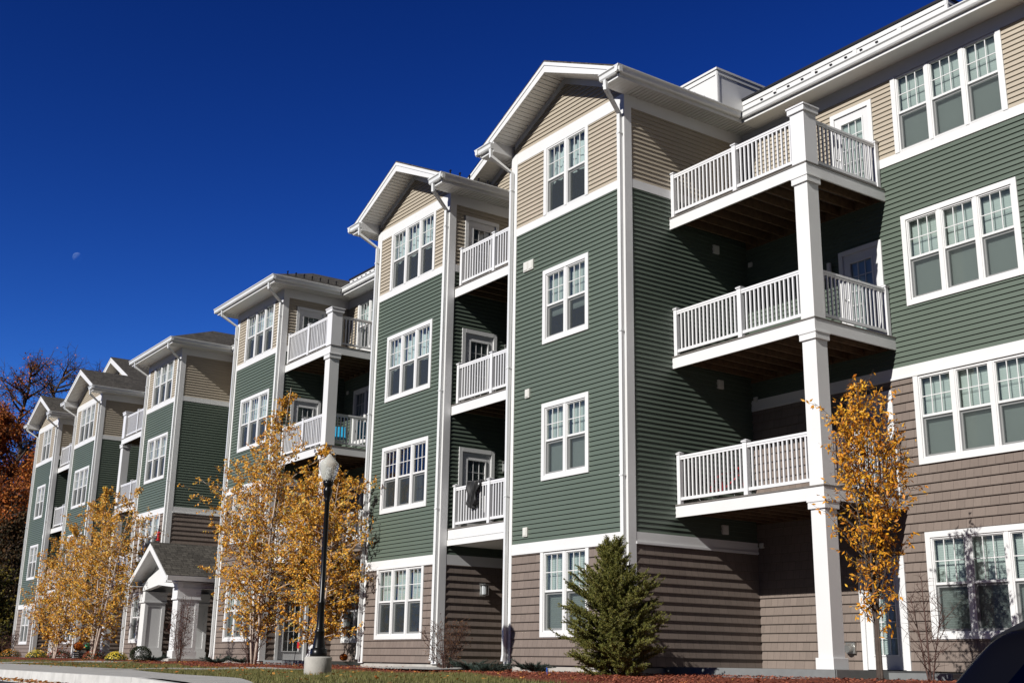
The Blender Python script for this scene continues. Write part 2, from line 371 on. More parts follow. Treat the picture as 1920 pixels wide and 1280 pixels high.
    for nm, mm in zip(("frame", "pane", "screen", "room"), me[1:5]): part(nm, mm, o)
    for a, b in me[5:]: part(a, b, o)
    i = .05
    return (x+i, x+w-i, z+(i if bot else -.02), z+h-(i if top else -.02))

def door(plane, kind, s0, z, w=.89, h=1.72, style=0):
    key = ('door', kind)
    W, H = w*S, h*S; C = .10
    if 'door' not in WC:
        cs = MB(False); sl_ = MB(False); pn = MB(False); hd = MB(False); mu = MB(False)
        cs.box(0, C, -.045, 0, 0, H); cs.box(W-C, W, -.045, 0, 0, H); cs.box(C, W-C, -.047, 0, H-C, H)
        x0, x1, z1 = C, W-C, H-C
        g = (x0+.17, x1-.17, .28, z1-.2)
        y0, y1 = -.012, .03
        sl_.box(x0, g[0], y0, y1, .01, z1); sl_.box(g[1], x1, y0, y1, .01, z1); sl_.box(g[0], g[1], y0, y1, .01, g[2]); sl_.box(g[0], g[1], y0, y1, g[3], z1)
        for a in (((g[0]-.03, g[0], g[2]-.03, g[3]+.03)), (g[1], g[1]+.03, g[2]-.03, g[3]+.03), (g[0], g[1], g[2]-.03, g[2]), (g[0], g[1], g[3], g[3]+.03)):
            mu.box(a[0], a[1], -.028, -.0122, a[2], a[3])
        for k in (1, 2): mu.box(g[0]+(g[1]-g[0])*k/3-.008, g[0]+(g[1]-g[0])*k/3+.008, -.006, .004, g[2], g[3])
        for k in (1, 2, 3, 4): mu.box(g[0], g[1], -.005, .003, g[2]+(g[3]-g[2])*k/5-.008, g[2]+(g[3]-g[2])*k/5+.008)
        pn.poly([(g[0], .012, g[2]), (g[1], .012, g[2]), (g[1], .012, g[3]), (g[0], .012, g[3])])
        b = blind_mesh(g[0]-.02, g[1]+.02, g[2]-.02, g[3]+.02, .05)
        hd.lathe([(.005, 0), (.028, .004), (.028, .012), (.012, .02), (.012, .045), (.03, .055), (.03, .075), (.01, .085)], (0, 0, 0), 12)
        hd.v = [(vx+x0+.07, -.012-vz, vy+1.0) for vx, vy, vz in hd.v]
        WC['door'] = (sl_.mesh("door", M['door']), cs.mesh("casing", M['white']), mu.mesh("glazing_bars", M['white']), pn.mesh("pane", M['glass']), b.mesh("blind", M['blind']), hd.mesh("handle", M['steel']))
    me = WC['door']
    loc = U(s0, plane, z) if kind == 'f' else U(plane, s0, z)
    o = part("door", me[0], BLD, loc, 0 if kind == 'f' else math.pi/2)
    for nm, mm in zip(("casing", "glazing_bars", "pane", "blind", "handle"), me[1:]): part(nm, mm, o)
    return (s0+.04, s0+w-.04, z-.05, z+h-.04)

# ------------------------------------------------------------------ bays
BAYS = [  # xl, xr, gable?, sash units, brown storeys, styles by floor 1..4
    (-3.44, 0.0, True, 2, TWO, ('blind', 'blind', 'drape', 'curtain')),
    (-9.03, -5.83, True, 3, TWO, ('half', 'open', 'curtain', 'curtain')),
    (-17.66, -14.45, False, 3, THREE, ('blind', 'half', 'curtain', 'curtain')),
    (-25.7, -22.46, False, 3, THREE, ('half', 'curtain', 'curtain', 'curtain')),
    (-34.7, -31.3, True, 3, TWO, ('half', 'half', 'curtain', 'curtain')),
    (-40.88, -37.54, True, 2, TWO, ('blind', 'half', 'curtain', 'curtain')),
]
FW, SW, TP = .17, .14, .028        # corner-board widths, trim proud of wall
def corner(mb, x, y, sx, z0=zE-.02, z1=zS):
    """L-shaped corner board at outer corner (x,y); sx=+1 right corner, -1 left corner"""
    mb.box(x-sx*FW, x+sx*TP, y-TP, y, z0, z1)
    mb.box(x, x+sx*TP, y, y+SW, z0, z1)
def bands(mb, kind, plane, s0, s1, lv, holes=()):
    bs = [(zA2, zA), (zB, zC)] if lv is TWO else [(zG2, zG), (zB, zC)]
    bs.append((zF, zS))
    for a, b in bs:
        for dz, th in (((a, b), TP-.003),):
            segs = [(s0, s1)]
            if kind == 'f': mb.box(s0, s1, plane-th, plane, a, b)
            elif kind == 'p': mb.box(plane, plane+th, s0, s1, a, b)
            else: mb.box(plane-th, plane, s0, s1, a, b)
    a, b = bs[0]      # moulding under the lower band
    if kind == 'f': mb.box(s0, s1, plane-TP-.014, plane-TP+.003, a+.006, a+.045)
    elif kind == 'p': mb.box(plane+TP-.003, plane+TP+.014, s0, s1, a+.006, a+.045)

def gutter_x(mb, x, y0, y1, sgn):
    """gutter running along Y, its back on the fascia at x, opening outward sgn"""
    pr = [(0, .05), (.055, .05), (.075, .075), (.08, .14), (.105, .16), (.105, .178), (.09, .178), (.085, .165), (.0, .165)]
    mb.prism([(x+sgn*p[0], zS+p[1]) for p in pr], 'y', y0, y1)
def gutter_y(mb, y, x0, x1):
    pr = [(0, .05), (.055, .05), (.075, .075), (.08, .14), (.105, .16), (.105, .178), (.09, .178), (.085, .165), (.0, .165)]
    mb.prism([(y-p[0], zS+p[1]) for p in pr], 'x', x0, x1)
OV = .45; OF = .5; SL = .48
def soffit_strip(mb, x0, x1, y0, y1, z, along):
    """grooved soffit, boards run across the eave"""
    e = .085
    if along == 'y':     # eave runs along y; grooves step along y
        siding(mb, x0, x1, y0, y1, lambda s, t, d: (s, t, z-d*.6), e, LIP*.9)
    else:
        siding(mb, y0, y1, x0, x1, lambda s, t, d: (t, s, z-d*.6), e, LIP*.9, flip=True)
def downspout(x, y0, xt, side=1, zt=zS+.05, zb=zE+.05):
    """rectangular downspout with two elbows, from gutter outlet to wall face"""
    mb = MB(); s = .034
    yw = y0-TP-.045
    pts = [(xt, -OF-.03, zt), (xt, -OF-.03, zt-.16), (x, yw, zF-.16), (x, yw, zb+.12), (x, yw-.02, zb)]
    mb.tube(pts, .047, 4, True)
    for zz in (zF-.55, zG+.8, zA+.9): mb.box(x-.045, x+.045, yw-.04, yw+.05, zz, zz+.025)
    mb.build("downspout", M['cut'], BLD)

def bay(i):
    xl, xr, gable, n, lv, styles = BAYS[i]
    xc = (xl+xr)/2; ww = 1.37 if n == 2 else 1.98
    wx = xc-ww/2
    if i == 0: wx = -2.374
    if i == 1: wx = -8.374
    if i == 2: wx = -16.969
    holes = []
    w1b, w1t = 1.541, zA2
    holes.append(window(wx, 0, w1b, ww, (zA2 if lv is TWO else 3.125)-w1b, n, top=lv is THREE, style=styles[0]))
    if lv is TWO: holes.append(window(wx, 0, 4.22 if i else 4.28, ww, 5.7-(4.22 if i else 4.28), n, style=styles[1]))
    else: holes.append(window(wx, 0, 4.17, ww, zG2-4.17, n, top=False, style=styles[1]))
    wb = 6.836 if n == 2 else 6.743
    holes.append(window(wx, 0, wb, ww, 8.28-wb, n, style=styles[2]))
    holes.append(window(wx, 0, zC, ww, zF-zC, n, top=False, bot=False, style=styles[3]))
    wall('f', 0, xl+FW, xr-FW, lv, holes)
    # sides
    right_y = [2.989, 2.0, 2.0, 2.0, 2.0, 2.0][i]; left_y = 2.0
    sh = []
    if i in (1,): sh = [door(xr, 's', .38, DK[k]) for k in (1, 2, 3)]
    if i in (2,): sh = [door(xr, 's', .39, DK[k]) for k in (0, 1, 2, 3)]
    wall('p', xr, SW, right_y, lv, sh)
    wall('n', xl, SW, left_y, lv)
    t = MB()
    corner(t, xr, 0, 1); corner(t, xl, 0, -1)
    bands(t, 'f', 0, xl+FW, xr-FW, lv)
    bands(t, 'n', xl, SW, left_y, lv)
    if sh:  # bands interrupted by doors
        bs = [(zA2, zA), (zB, zC), (zF, zS)] if lv is TWO else [(zG2, zG), (zB, zC), (zF, zS)]
        for a, b in bs:
            segs = [(SW, right_y)]
            for H in sh:
                if H[2] < b and H[3] > a: segs = [(SW, H[0]-.04), (H[1]+.04, right_y)]
            for p, q in segs: t.box(xr, xr+TP-.003, p, q, a, b)
    else: bands(t, 'p', xr, SW, right_y, lv)
    t.build("trim", M['white'], BLD, bevel=0)
    # foundation
    fd = MB(); fd.box(xl+.02, xr-.02, .015, right_y, zE-.5, zE-.015); fd.build("foundation", M['conc'], BLD)
    # roof -----------------------------------------------------------
    half = (xr-xl)/2; ex0, ex1 = xl-OV-.03, xr+OV+.03; hw = half+OV+.03; zr = zGT+.02+SL*hw
    sof = MB(); soffit_strip(sof, xr, xr+OV, -OF, right_y, zS, 'y'); soffit_strip(sof, xl-OV, xl, -OF, 2.0, zS, 'y')
    gut = MB(); gul = MB(); fas = MB()
    fas.box(xr+OV-.02, xr+OV, -OF, right_y-OV, zS-.012, zGT); fas.box(xl-OV, xl-OV+.02, -OF, 2.0-OV, zS-.012, zGT)
    gutter_x(gut, xr+OV, -OF-.105, right_y-OV-.106, 1); gutter_x(gul, xl-OV, -OF-.105, 2.0-OV-.106, -1)
    rf = MB()
    L_ = math.hypot(1, SL)*S
    if gable:
        yb = 6.0
        for sg in (1, -1):
            e_ = xc+sg*hw
            pts = [(e_, -OF-.03, zGT+.02), (e_, yb, zGT+.02), (xc, yb, zr), (xc, -OF-.03, zr)]
            uv = [(0, 0), (yb*S+.6, 0), (yb*S+.6, hw*L_), (0, hw*L_)]
            if sg < 0: pts = pts[::-1]; uv = uv[::-1]
            rf.poly(pts, 0, uv)
            lo = [(p[0], p[1], p[2]-.035) for p in pts][::-1]; rf.poly(lo, 0, uv)
            rf.poly([pts[0], pts[3], (pts[3][0], pts[3][1], pts[3][2]-.035), (pts[0][0], pts[0][1], pts[0][2]-.035)], 0, [(0, 0), (0, hw*L_), (.04, hw*L_), (.04, 0)])
            # rake board with crown strip
            d0, d1 = .036, .25
            fas.prism([(e_, zGT+.02-d0), (xc, zr-d0), (xc, zr-d1), (e_, zGT+.02-d1*.8)], 'y', -OF+.0, -OF-.02)
            fas.prism([(e_, zGT+.02-d0), (xc, zr-d0), (xc, zr-d0-.07), (e_, zGT+.02-d0-.07)], 'y', -OF-.02, -OF-.034)
            # sloped rake soffit
            f2 = lambda s, t_, d, sg=sg: (xc+sg*t_, s, zr-SL*t_-.21-d*.6)
            siding(sof, -OF, 0, .0, half+.02, f2, .085, LIP*.9, flip=(sg < 0))
            # rake frieze on wall
            fas.prism([(xc+sg*(half-.06), zr-SL*(half-.06)-.2), (xc, zr-.2), (xc, zr-.34), (xc+sg*(half-.06), zr-SL*(half-.06)-.34)], 'y', -TP, 0)
            # pork chop return
            xi = xr if sg > 0 else xl
            xo = xi+sg*OV; xq = xo-sg*.022
            fas.prism([(xi, zS-.01), (xq, zS-.01), (xq, zr-SL*(half+OV)-.04), (xi, zr-SL*half-.04)], 'y', -OF-.003, -.0)
            # gutter return across the front
            gut2 = MB()
            gutter_y(gut, -OF-.003, min(xi-sg*.0, xo+sg*.105), max(xi-sg*.0, xo+sg*.105))
        # gable siding
        g = MB(); lim = lambda z: (xc-max(0, (zr-.3-z)/SL), xc+max(0, (zr-.3-z)/SL))
        siding(g, 0, 0, zS, zr-.3, front(0), EV, LIP, lim=lambda z: (max(lim(z)[0], xl+.02), min(lim(z)[1], xr-.02)))
        o = g.build("wall", M['tan'], BLD); o['label'] = "tan gable siding"
    else:
        ys = -OF-.03+hw
        F = [(ex0, -OF-.03, zGT+.02), (ex1, -OF-.03, zGT+.02), (xc, ys, zr)]
        rf.poly(F, 0, [(0, 0), (2*hw*S, 0), (hw*S, hw*L_)])
        yb = 6.0
        for sg in (1, -1):
            e_ = xc+sg*hw
            pts = [(e_, -OF-.03, zGT+.02), (e_, yb, zGT+.02), (xc, yb, zr), (xc, ys, zr)]
            uv = [(0, 0), (yb*S+.6, 0), (yb*S+.6, hw*L_), (hw*S, hw*L_)]
            if sg < 0: pts = pts[::-1]; uv = uv[::-1]
            rf.poly(pts, 0, uv)
        rf.box(ex0, ex1, -OF-.03, 2.0, zGT-.0, zGT+.018)
        soffit_strip(sof, xl, xr, -OF, 0, zS, 'x')
        fas.box(xl-OV, xr+OV, -OF-.02, -OF, zS-.012, zGT)
        gutter_y(gut, -OF-.02, xl-OV-.1, xr+OV+.1)
    rf.build("roof", M['roof'], BLD); sof.build("soffit", M['soffit'], BLD); fas.build("fascia", M['white'], BLD); gut.build("gutter", M['cut'], BLD); gul.build("gutter", M['cut'], BLD)
    downspout(xr-.055, 0, xr+.12); downspout(xl+.045, 0, xl-.05)
for i in range(6): bay(i)

# ------------------------------------------------------------------ main walls between the bays
def main_wall(x0, x1, y, lv, wins, doors=(), gutx=None, parapet=None):
    holes = list(wins)+list(doors)
    wall('f', y, x0, x1, lv, holes)
    t = MB()
    bs = [(zA2, zA), (zB, zC), (zF, zS)] if lv is TWO else [(zG2, zG), (zB, zC), (zF, zS)]
    for k, (a, b) in enumerate(bs):
        segs = [(x0, x1)]
        for H in doors:
            if H[2] < b and H[3] > a: segs = [s for p, q in segs for s in ((p, min(q, H[0]-.04)), (max(p, H[1]+.04), q)) if s[1] > s[0]]
        for p, q in segs: t.box(p, q, y-TP+.003, y, a, b)
        if k == 0: t.box(x0, x1, y-TP-.012, y-TP+.003, a+.006, a+.04)
    t.build("trim", M['white'], BLD)
    fd = MB(); fd.box(x0, x1, y+.015, y+.3, zE-.5, zE-.015); fd.build("foundation", M['conc'], BLD)
def main_eave(x0, x1, y, back=1.6):
    sof = MB(); soffit_strip(sof, x0, x1, y-OV, y, zS, 'x'); sof.build("soffit", M['soffit'], BLD)
    fas = MB(); fas.box(x0+.001, x1-.001, y-OV-.0, y-OV+.02, zS-.014, zGT-.002); fas.build("fascia", M['white'], BLD)
    g = MB(); gutter_y(g, y-OV, x0+.0, x1-.0); g.build("gutter", M['cut'], BLD)
    rf = MB(); L_ = math.hypot(1, SL)*S; d = back+OV
    rf.poly([(x0-.5, y-OV-.04, zGT+.018), (x1+.5, y-OV-.04, zGT+.018), (x1+.5, y+back, zGT+.018+SL*d), (x0-.5, y+back, zGT+.018+SL*d)], 0, [(0, 0), ((x1-x0)*S, 0), ((x1-x0)*S, d*L_), (0, d*L_)])
    rf.build("roof", M['roof'], BLD)
# right-hand wall with the corner balconies
XR = 14.0
wins = []
for xw, st in ((3.47, ('half', 'blind', 'blind', 'blind')), (8.3, ('blind', 'blind', 'half', 'blind'))):
    wins.append(window(xw, ym, 1.541, 2.07, 3.125-1.541, 3, style='low'))
    wins.append(window(xw, ym, 4.165, 2.07, zG2-4.165, 3, top=False, style=st[1]))
    wins.append(window(xw, ym, 6.74, 2.07, 8.28-6.74, 3, style=st[2]))
    wins.append(window(xw, ym, zC, 2.07, zF-zC, 3, top=False, bot=False, style=st[3]))
drs = [door(ym, 'f', 2.165, DK[k]) for k in (0, 1, 2, 3)]
main_wall(0, XR, ym, THREE, wins, drs); main_eave(OV, XR, ym, .55)
# gap between bays 3 and 2, 4 and 3, 5 and 4, and the two recesses
def gap(x0, x1, lv, wx=None, styles=None, fl=(0, 1, 2, 3)):
    ws = []
    if wx is not None:
        if 0 in fl: ws.append(window(wx, 2.0, 1.541, 1.98, 3.125-1.541, 3, style=styles))
        if 1 in fl: ws.append(window(wx, 2.0, 4.165, 1.98, zG2-4.165, 3, top=False, style=styles))
        if 2 in fl: ws.append(window(wx, 2.0, 6.74, 1.98, 8.28-6.74, 3, style=styles))
        if 3 in fl: ws.append(window(wx, 2.0, zC, 1.98, zF-zC, 3, top=False, bot=False, style=styles))
    main_wall(x0, x1, 2.0, lv, ws); main_eave(x0+OV, x1-OV, 2.0, 1.5 if x0 < -15 else .5)
gap(-14.45, -9.03, THREE, -13.83, 'curtain')
gap(-22.46, -17.66, THREE, -21.1, 'curtain', (1, 2, 3))
gap(-31.3, -25.7, THREE, -31.0+.8, 'curtain')
main_wall(-5.83, -3.44, 2.0, TWO, []); main_wall(-37.54, -34.7, 2.0, TWO, [])
# body of the building behind, so that it is solid from any side
for bx, lb in (((-40.85, XR, 14, 14.2, zE-.3, zGT+.6), "plain rear wall"), ((XR-.02, XR, ym+.02, 14, zE-.3, zGT+.5), "plain right end wall"), ((-40.85, -40.8, 2.02, 14, zE-.3, zGT), "plain left end wall")):
    bd = MB(); bd.box(*bx); o = bd.build("wall", M['green'], BLD); o['label'] = lb
rb = MB(); rb.box(-40.8, XR, 6.0, 14, zGT+.6, zGT+.7); rb.build("roof", M['roof'], BLD)
# cross gables behind the recesses
def cross_gable(xc, hw=5.1, yr=1.5, yw=2.0):
    L_ = math.hypot(1, SL)*S; zr = 13.72; rf = MB(); fas = MB(); sof = MB(); g = MB()
    hw = 4.5; zl = zr-SL*hw
    for sg in (1, -1):
        e_ = xc+sg*hw
        pts = [(e_, yr-.03, zl), (e_, 12, zl), (xc, 12, zr), (xc, yr-.03, zr)]; uv = [(0, 0), (12*S, 0), (12*S, hw*L_), (0, hw*L_)]
        if sg < 0: pts = pts[::-1]; uv = uv[::-1]
        rf.poly(pts, 0, uv); rf.poly([(p[0], p[1], p[2]-.035) for p in pts][::-1], 0, uv)
        fas.prism([(e_, zl-.036), (xc, zr-.036), (xc, zr-.27), (e_, zl-.25)], 'y', yr, yr-.02)
        fas.prism([(e_, zl-.036), (xc, zr-.036), (xc, zr-.1), (e_, zl-.1)], 'y', yr-.02, yr-.034)
        siding(sof, yr, yw, 0, hw, lambda s, t_, d, sg=sg: (xc+sg*t_, s, zr-SL*t_-.22-d*.6), .085, LIP*.9, flip=(sg < 0))
        fas.prism([(xc+sg*(hw-.5), zr-SL*(hw-.5)-.21), (xc, zr-.21), (xc, zr-.36), (xc+sg*(hw-.5), zr-SL*(hw-.5)-.36)], 'y', yw-TP, yw)
    siding(g, 0, 0, zS, zr-.3, front(yw), EV, LIP, lim=lambda z: (xc-max(0, (zr-.3-z)/SL), xc+max(0, (zr-.3-z)/SL)))
    rf.build("roof", M['roof'], BLD); fas.build("fascia", M['white'], BLD); sof.build("soffit", M['soffit'], BLD)
    o = g.build("wall", M['tan'], BLD); o['label'] = "tan gable siding set back above the recess"
cross_gable(-4.64); cross_gable(-36.1)

# rooftop parapet screens and equipment enclosure
def screen_box(x0, x1, y0, y1, z0, z1, npan, nside, label):
    w = MB(); w.box(x0, x1, y0, y1, z0, z1-.05); t = MB()
    for k in range(npan+1):
        xx = x0+(x1-x0)*k/npan; t.box(xx-.045 if k else x0-.004, xx+.045 if k < npan else x1+.008, y0-.016, y0, z0, z1-.14)
    t.box(x0-.004, x1+.008, y0-.02, y0, z1-.14, z1-.05)
    for k in range(nside+1):
        yy = y0+(y1-y0)*k/nside; t.box(x1, x1+.012, max(y0, yy-.045), min(y1, yy+.045), z0, z1-.14)
    t.box(x1, x1+.016, y0, y1, z1-.14, z1-.05)
    c = MB(); c.box(x0-.03, x1+.03, y0-.045, y1, z1-.045, z1)
    o = w.build("parapet", M['white'], BLD); o['label'] = label; t.build("panel_trim", M['white'], o)
    return o, c
o, c = screen_box(-.52, 4.33, 3.5, 7, zGT+.2, 12.14, 5, 3, "white panelled roof screen with black coping"); c.build("coping", M['coping'], o)
o, c = screen_box(5.4, 10, 3.5, 7, zGT+.2, 12.14, 5, 3, "second white panelled roof screen further right"); c.build("coping", M['coping'], o)
o, c = screen_box(-15.45, -10.2, 2.5, 6, zGT+.2, 12.07, 5, 3, "white panelled roof screen between bays"); c.build("coping", M['coping'], o)
o, c = screen_box(-3.4, -.4, 2.79, 6.5, zGT+.3, 12.62, 2, 3, "white box enclosure on the roof"); c.build("coping", M['white'], o)
def snow_guards(pts, name="snow_guard"):
    mb = MB()
    for x, y, z in pts:
        mb.box(x-.012, x+.012, y-.05, y+.06, z, z+.012); mb.box(x-.012, x+.012, y-.012, y+.012, z+.01, z+.09); mb.tube([(x-.02, y, z+.1), (x+.02, y, z+.1)], .022, 6)
    mb.build(name, M['black'], BLD)['label'] = "row of small black snow guards on the shingles"
snow_guards([(OV+.35+k*.33, ym-OV+.18, zGT+.02+SL*.2) for k in range(9)])
for xr_, y0, y1 in ((0, .4, 2.4), (-5.83, -.1, 1.6)):
    snow_guards([(xr_+OV-.35, y0+k*.25, zGT+.02+SL*.37) for k in range(int((y1-y0)/.25))])
snow_guards([(-14.0+.25*k, 2-OV+.18, zGT+.02+SL*.2) for k in range(12)])
snow_guards([(-14.45+OV-.35, .0+k*.25, zGT+.02+SL*.37) for k in range(7)])

# ------------------------------------------------------------------ balconies
def post(parent, x, y, z, s=.075, h=.9, cap=True):
    mb = MB(); mb.box(x-s/2, x+s/2, y-s/2, y+s/2, z, z+h-.03)
    if cap:
        mb.box(x-s/2-.014, x+s/2+.014, y-s/2-.014, y+s/2+.014, z+h-.045, z+h-.02)
        b = len(mb.v); e = s/2+.02; mb.v += [(x-e, y-e, z+h-.02), (x+e, y-e, z+h-.02), (x+e, y+e, z+h-.02), (x-e, y+e, z+h-.02), (x, y, z+h+.012)]
        for k in range(4): mb.f.append((b+k, b+(k+1) % 4, b+4)); mb.mi.append(0)
        mb.f.append((b+3, b+2, b+1, b)); mb.mi.append(0)
    return mb.build("post", M['rail'], parent)
def railing(parent, x0, y0, x1, y1, z):
    """rails and balusters between two posts"""
    mb = MB(); L = math.hypot(x1-x0, y1-y0); n = max(1, int(round(L/.094))); ux, uy = (x1-x0)/L, (y1-y0)/L
    def bar(a, b, w, za, zb):
        if abs(ux) > .5: mb.box(x0+a*ux, x0+b*ux, y0-w/2, y0+w/2, za, zb)
        else: mb.box(x0-w/2, x0+w/2, y0+a*uy, y0+b*uy, za, zb)
    bar(0, L, .048, z+.80, z+.835); bar(0, L, .034, z+.765, z+.80); bar(0, L, .036, z+.075, z+.125)
    for k in range(1, n):
        a = L*k/n; bar(a-.0135, a+.0135, .027, z+.125, z+.765)
    return mb.build("railing", M['rail'], parent)
def deck(x0, x1, y0, y1, zt, sides=('f',), fh=.195, label=None, soffit=False, joist=True):
    b = MB()
    if 'f' in sides: b.box(x0, x1, y0, y0+.03, zt-.02-fh, zt-.022)
    if 'r' in sides: b.box(x1-.03, x1, y0+.03, y1, zt-.02-fh, zt-.022)
    if 'l' in sides: b.box(x0, x0+.03, y0+.03, y1, zt-.02-fh, zt-.022)
    o = b.build("balcony", M['white'], BLD)
    if label: o['label'] = label
    d = MB(); nn = max(1, int((y1-y0)/.12)); 
    for k in range(nn):
        ya = y0-.014+(y1-y0+.014)*k/nn; yb = y0-.014+(y1-y0+.014)*(k+1)/nn-.006
        d.box(x0+.002, x1+(.012 if 'r' in sides else -.002), ya, yb, zt-.021, zt)
    d.build("decking", M['deck'], o)
    if joist:
        j = MB(); nx = int((x1-x0)/.3)
        for k in range(1, nx): 
            xx = x0+(x1-x0)*k/nx; j.box(xx-.017, xx+.017, y0+.031, y1-.01, zt-.02-.165, zt-.022)
        j.box(x0+.032, x1-.032, y1-.04, y1-.005, zt-.02-.17, zt-.022)
        j.build("joists", M['wood'], o)
    if soffit:
        s = MB(); soffit_strip(s, x0, x1, y0+.0, y1, zt-.02-fh-.1, 'x'); s.build("soffit", M['soffit'], o)
    return o
def column(x0, x1, y0, y1, z0, z1, base=True):
    mb = MB(); mb.box(x0, x1, y0, y1, z0, z1)
    mb.box(x0-.03, x1+.03, y0-.03, y1+.03, z1-.135, z1-.003); mb.box(x0-.042, x1+.042, y0-.042, y1+.042, z1-.035, z1-.001)
    if base: mb.box(x0-.03, x1+.03, y0-.03, y1+.03, z0, z0+.16)
    mb.build("column", M['white'], BLD, bevel=.006)
def short_post(o, x0, x1, y0, y1, z):
    mb = MB(); mb.box(x0, x1, y0, y1, z, z+.97)
    mb.box(x0-.03, x1+.03, y0-.03, y1+.03, z+.88, z+.97); mb.box(x0-.045, x1+.045, y0-.045, y1+.045, z+.97, z+1.0)
    mb.build("corner_post", M['rail'], o, bevel=.005)
FNAME = ['ground', 'second', 'third', 'top']
def corner_stack(x0, x1, y0, y1, colx, name, mirror=False):
    cw = .265; ca, cb = (x1-cw-.002, x1-.002) if not mirror else (x0+.002, x0+cw+.002)
    for k in (1, 2, 3):
        z = DK[k]; o = deck(x0, x1, y0, y1, z, ('f', 'l' if mirror else 'r'), label=f"{FNAME[k]}-floor balcony {name}")
        pf = y0+.075
        a, b = (x0+.06, ca) if not mirror else (cb, x1-.06)
        mid = (x0+.06+x1-.2)/2 if not mirror else (x0+.2+x1-.06)/2
        if x1-x0 > 3: mid = x0+1.6 if not mirror else x1-1.5
        post(o, x0+.06 if not mirror else x1-.06, pf, z); post(o, mid, pf, z, s=.085)
        p, q = sorted((a, b)); railing(o, p+.035, pf, mid-.04, pf, z); railing(o, mid+.04, pf, q-(.0 if not mirror else .035), pf, z)
        xs = x1-.09 if not mirror else x0+.09
        post(o, xs, y1-.07, z); railing(o, xs, y0+cw, xs, y1-.1, z)
        if k == 3: short_post(o, ca-.02, cb+.0, y0+.0, y0+.30, z)
    for k in (0, 1, 2):
        column(ca, cb, y0, y0+cw, DK[k], DK[k+1]-.215, base=(k == 0))
corner_stack(0, 3.19, 1.03, ym, 0, "on the right beside the gabled bay")
corner_stack(-14.45, -11.69, .15, 2.0, 0, "between the two middle bays")
corner_stack(-28.75, -25.7, .15, 2.0, 0, "left of the entrance", mirror=True)
def recess_stack(x0, x1, y0, y1, name, mirror=False):
    for k in (1, 2, 3):
        z = DK[k]; o = deck(x0, x1, y0, y1, z, ('f',), label=f"{FNAME[k]}-floor recessed balcony {name}", soffit=(k == 1), joist=(k > 1))
        if k == 1:
            w = MB(); w.box(x0, x1, y0-.012, y0+.03, z-.34, z-.225); w.build("beam", M['white'], o)
        pf = y0+.075; post(o, x0+.17, pf, z); mid = x0+1.42; post(o, mid, pf, z, s=.085)
        railing(o, x0+.21, pf, mid-.04, pf, z); railing(o, mid+.04, pf, x1-.03, pf, z)
recess_stack(-5.83, -3.44, .16, 2.0, "between the two right gabled bays"); recess_stack(-37.54, -34.7, .16, 2.0, "between the two far gabled bays")
# ground-floor patio of the right-hand stack, and slabs in the recesses
p = MB(); p.box(0.03, 3.42, .78, ym-.02, Z0-.13, Z0-.004); p.box(0.0, 3.44, .755, .78, Z0-.15, Z0+.0); p.box(3.42, 3.45, .78, ym+.0, Z0-.15, Z0-.002); o = p.build("patio", M['patio'], BLD); o['label'] = "grey ground-floor patio deck with edge boards"
p = MB(); p.box(3.45, 4.5, 1.9, ym-.02, Z0-.2, Z0-.03); o = p.build("step", M['patio'], BLD)
for a_, b_ in ((-14.45, -11.6), (-28.8, -25.7)): p = MB(); p.box(a_, b_, .1, 2.0, Z0-.13, Z0-.004); p.build("patio", M['patio'], BLD)

# ------------------------------------------------------------------ vents, lamps, meters on the walls
def vent(x, y, z, w, h, kind='f', n=1):
    mb = MB()
    for k in range(n):
        a = -w/2+k*w/n; b = a+w/n-.004
        if kind == 'f': mb.box(x+a, x+b, y-.045, y-.002, z-h/2, z+h/2); mb.box(x+a+.02, x+b-.02, y-.055, y-.045, z-h/2+.02, z+h/2-.02)
        else: mb.box(x+.002, x+.045, y+a, y+b, z-h/2, z+h/2); mb.box(x+.045, x+.055, y+a+.02, y+b-.02, z-h/2+.02, z+h/2-.02)
    mb.build("vent", M['vent'], BLD, bevel=.008)['label'] = "white plastic wall vent"
vent(-2.84, 0, 8.515, .32, .2, n=2); vent(-2.825, 0, 5.98, .14, .17); vent(-2.84, 0, 3.4, .14, .17)
for zz in (8.515, 5.96, 3.38): vent(0, 2.17, zz, .15, .16, 's')
for zz in (8.36, 5.78, 3.155): vent(.12, ym, zz, .09, .09)
for zz in (8.4, 5.85): vent(-12.0+.0, 2, zz, .15, .15)
for zz in (8.3, 5.7): vent(-14.2, 2, zz, .1, .1)
vent(-37.85, 0, 5.96, .2, .17); vent(-37.85, 0, 8.5, .2, .17)
M['lampglass'] = mat("frosted_lamp_glass", (.80, .84, .86), .25, .02, 5)
def wall_lamp(x, y, z):
    b = MB(); b.box(x, x+.03, y-.07, y+.07, z-.17, z+.1); b.box(x+.03, x+.13, y-.01, y+.01, z+.055, z+.085); b.box(x+.03, x+.15, y-.075, y+.075, z+.06, z+.075); b.box(x+.05, x+.14, y-.07, y+.07, z-.145, z-.13)
    for yy in (-.065, 0, .065): b.box(x+.137, x+.145, y+yy-.005, y+yy+.005, z-.13, z+.06)
    o = b.build("wall_lamp", M['steel'], BLD); g = MB(); g.lathe([(.045, 0), (.05, .01), (.05, .17), (.045, .18)], (x+.09, y, z-.125), 16); g.build("lamp_glass", M['lampglass'], o)
wall_lamp(-5.83, 1.045, 2.57)
for k in (1, 2): wall_lamp(-5.83, 1.55, DK[k]+1.45)
wall_lamp(-14.45, 1.6, DK[1]+1.45)
lm = MB()
for zz in (DK[2]+1.35,): lm.tube([(1.72, ym-.09, zz), (1.72, ym-.09, zz+.22)], .055, 12); lm.tube([(2.0, ym-.09, zz), (2.0, ym-.09, zz+.22)], .04, 12); lm.box(1.8, 1.95, ym-.05, ym-.03, zz, zz+.1)
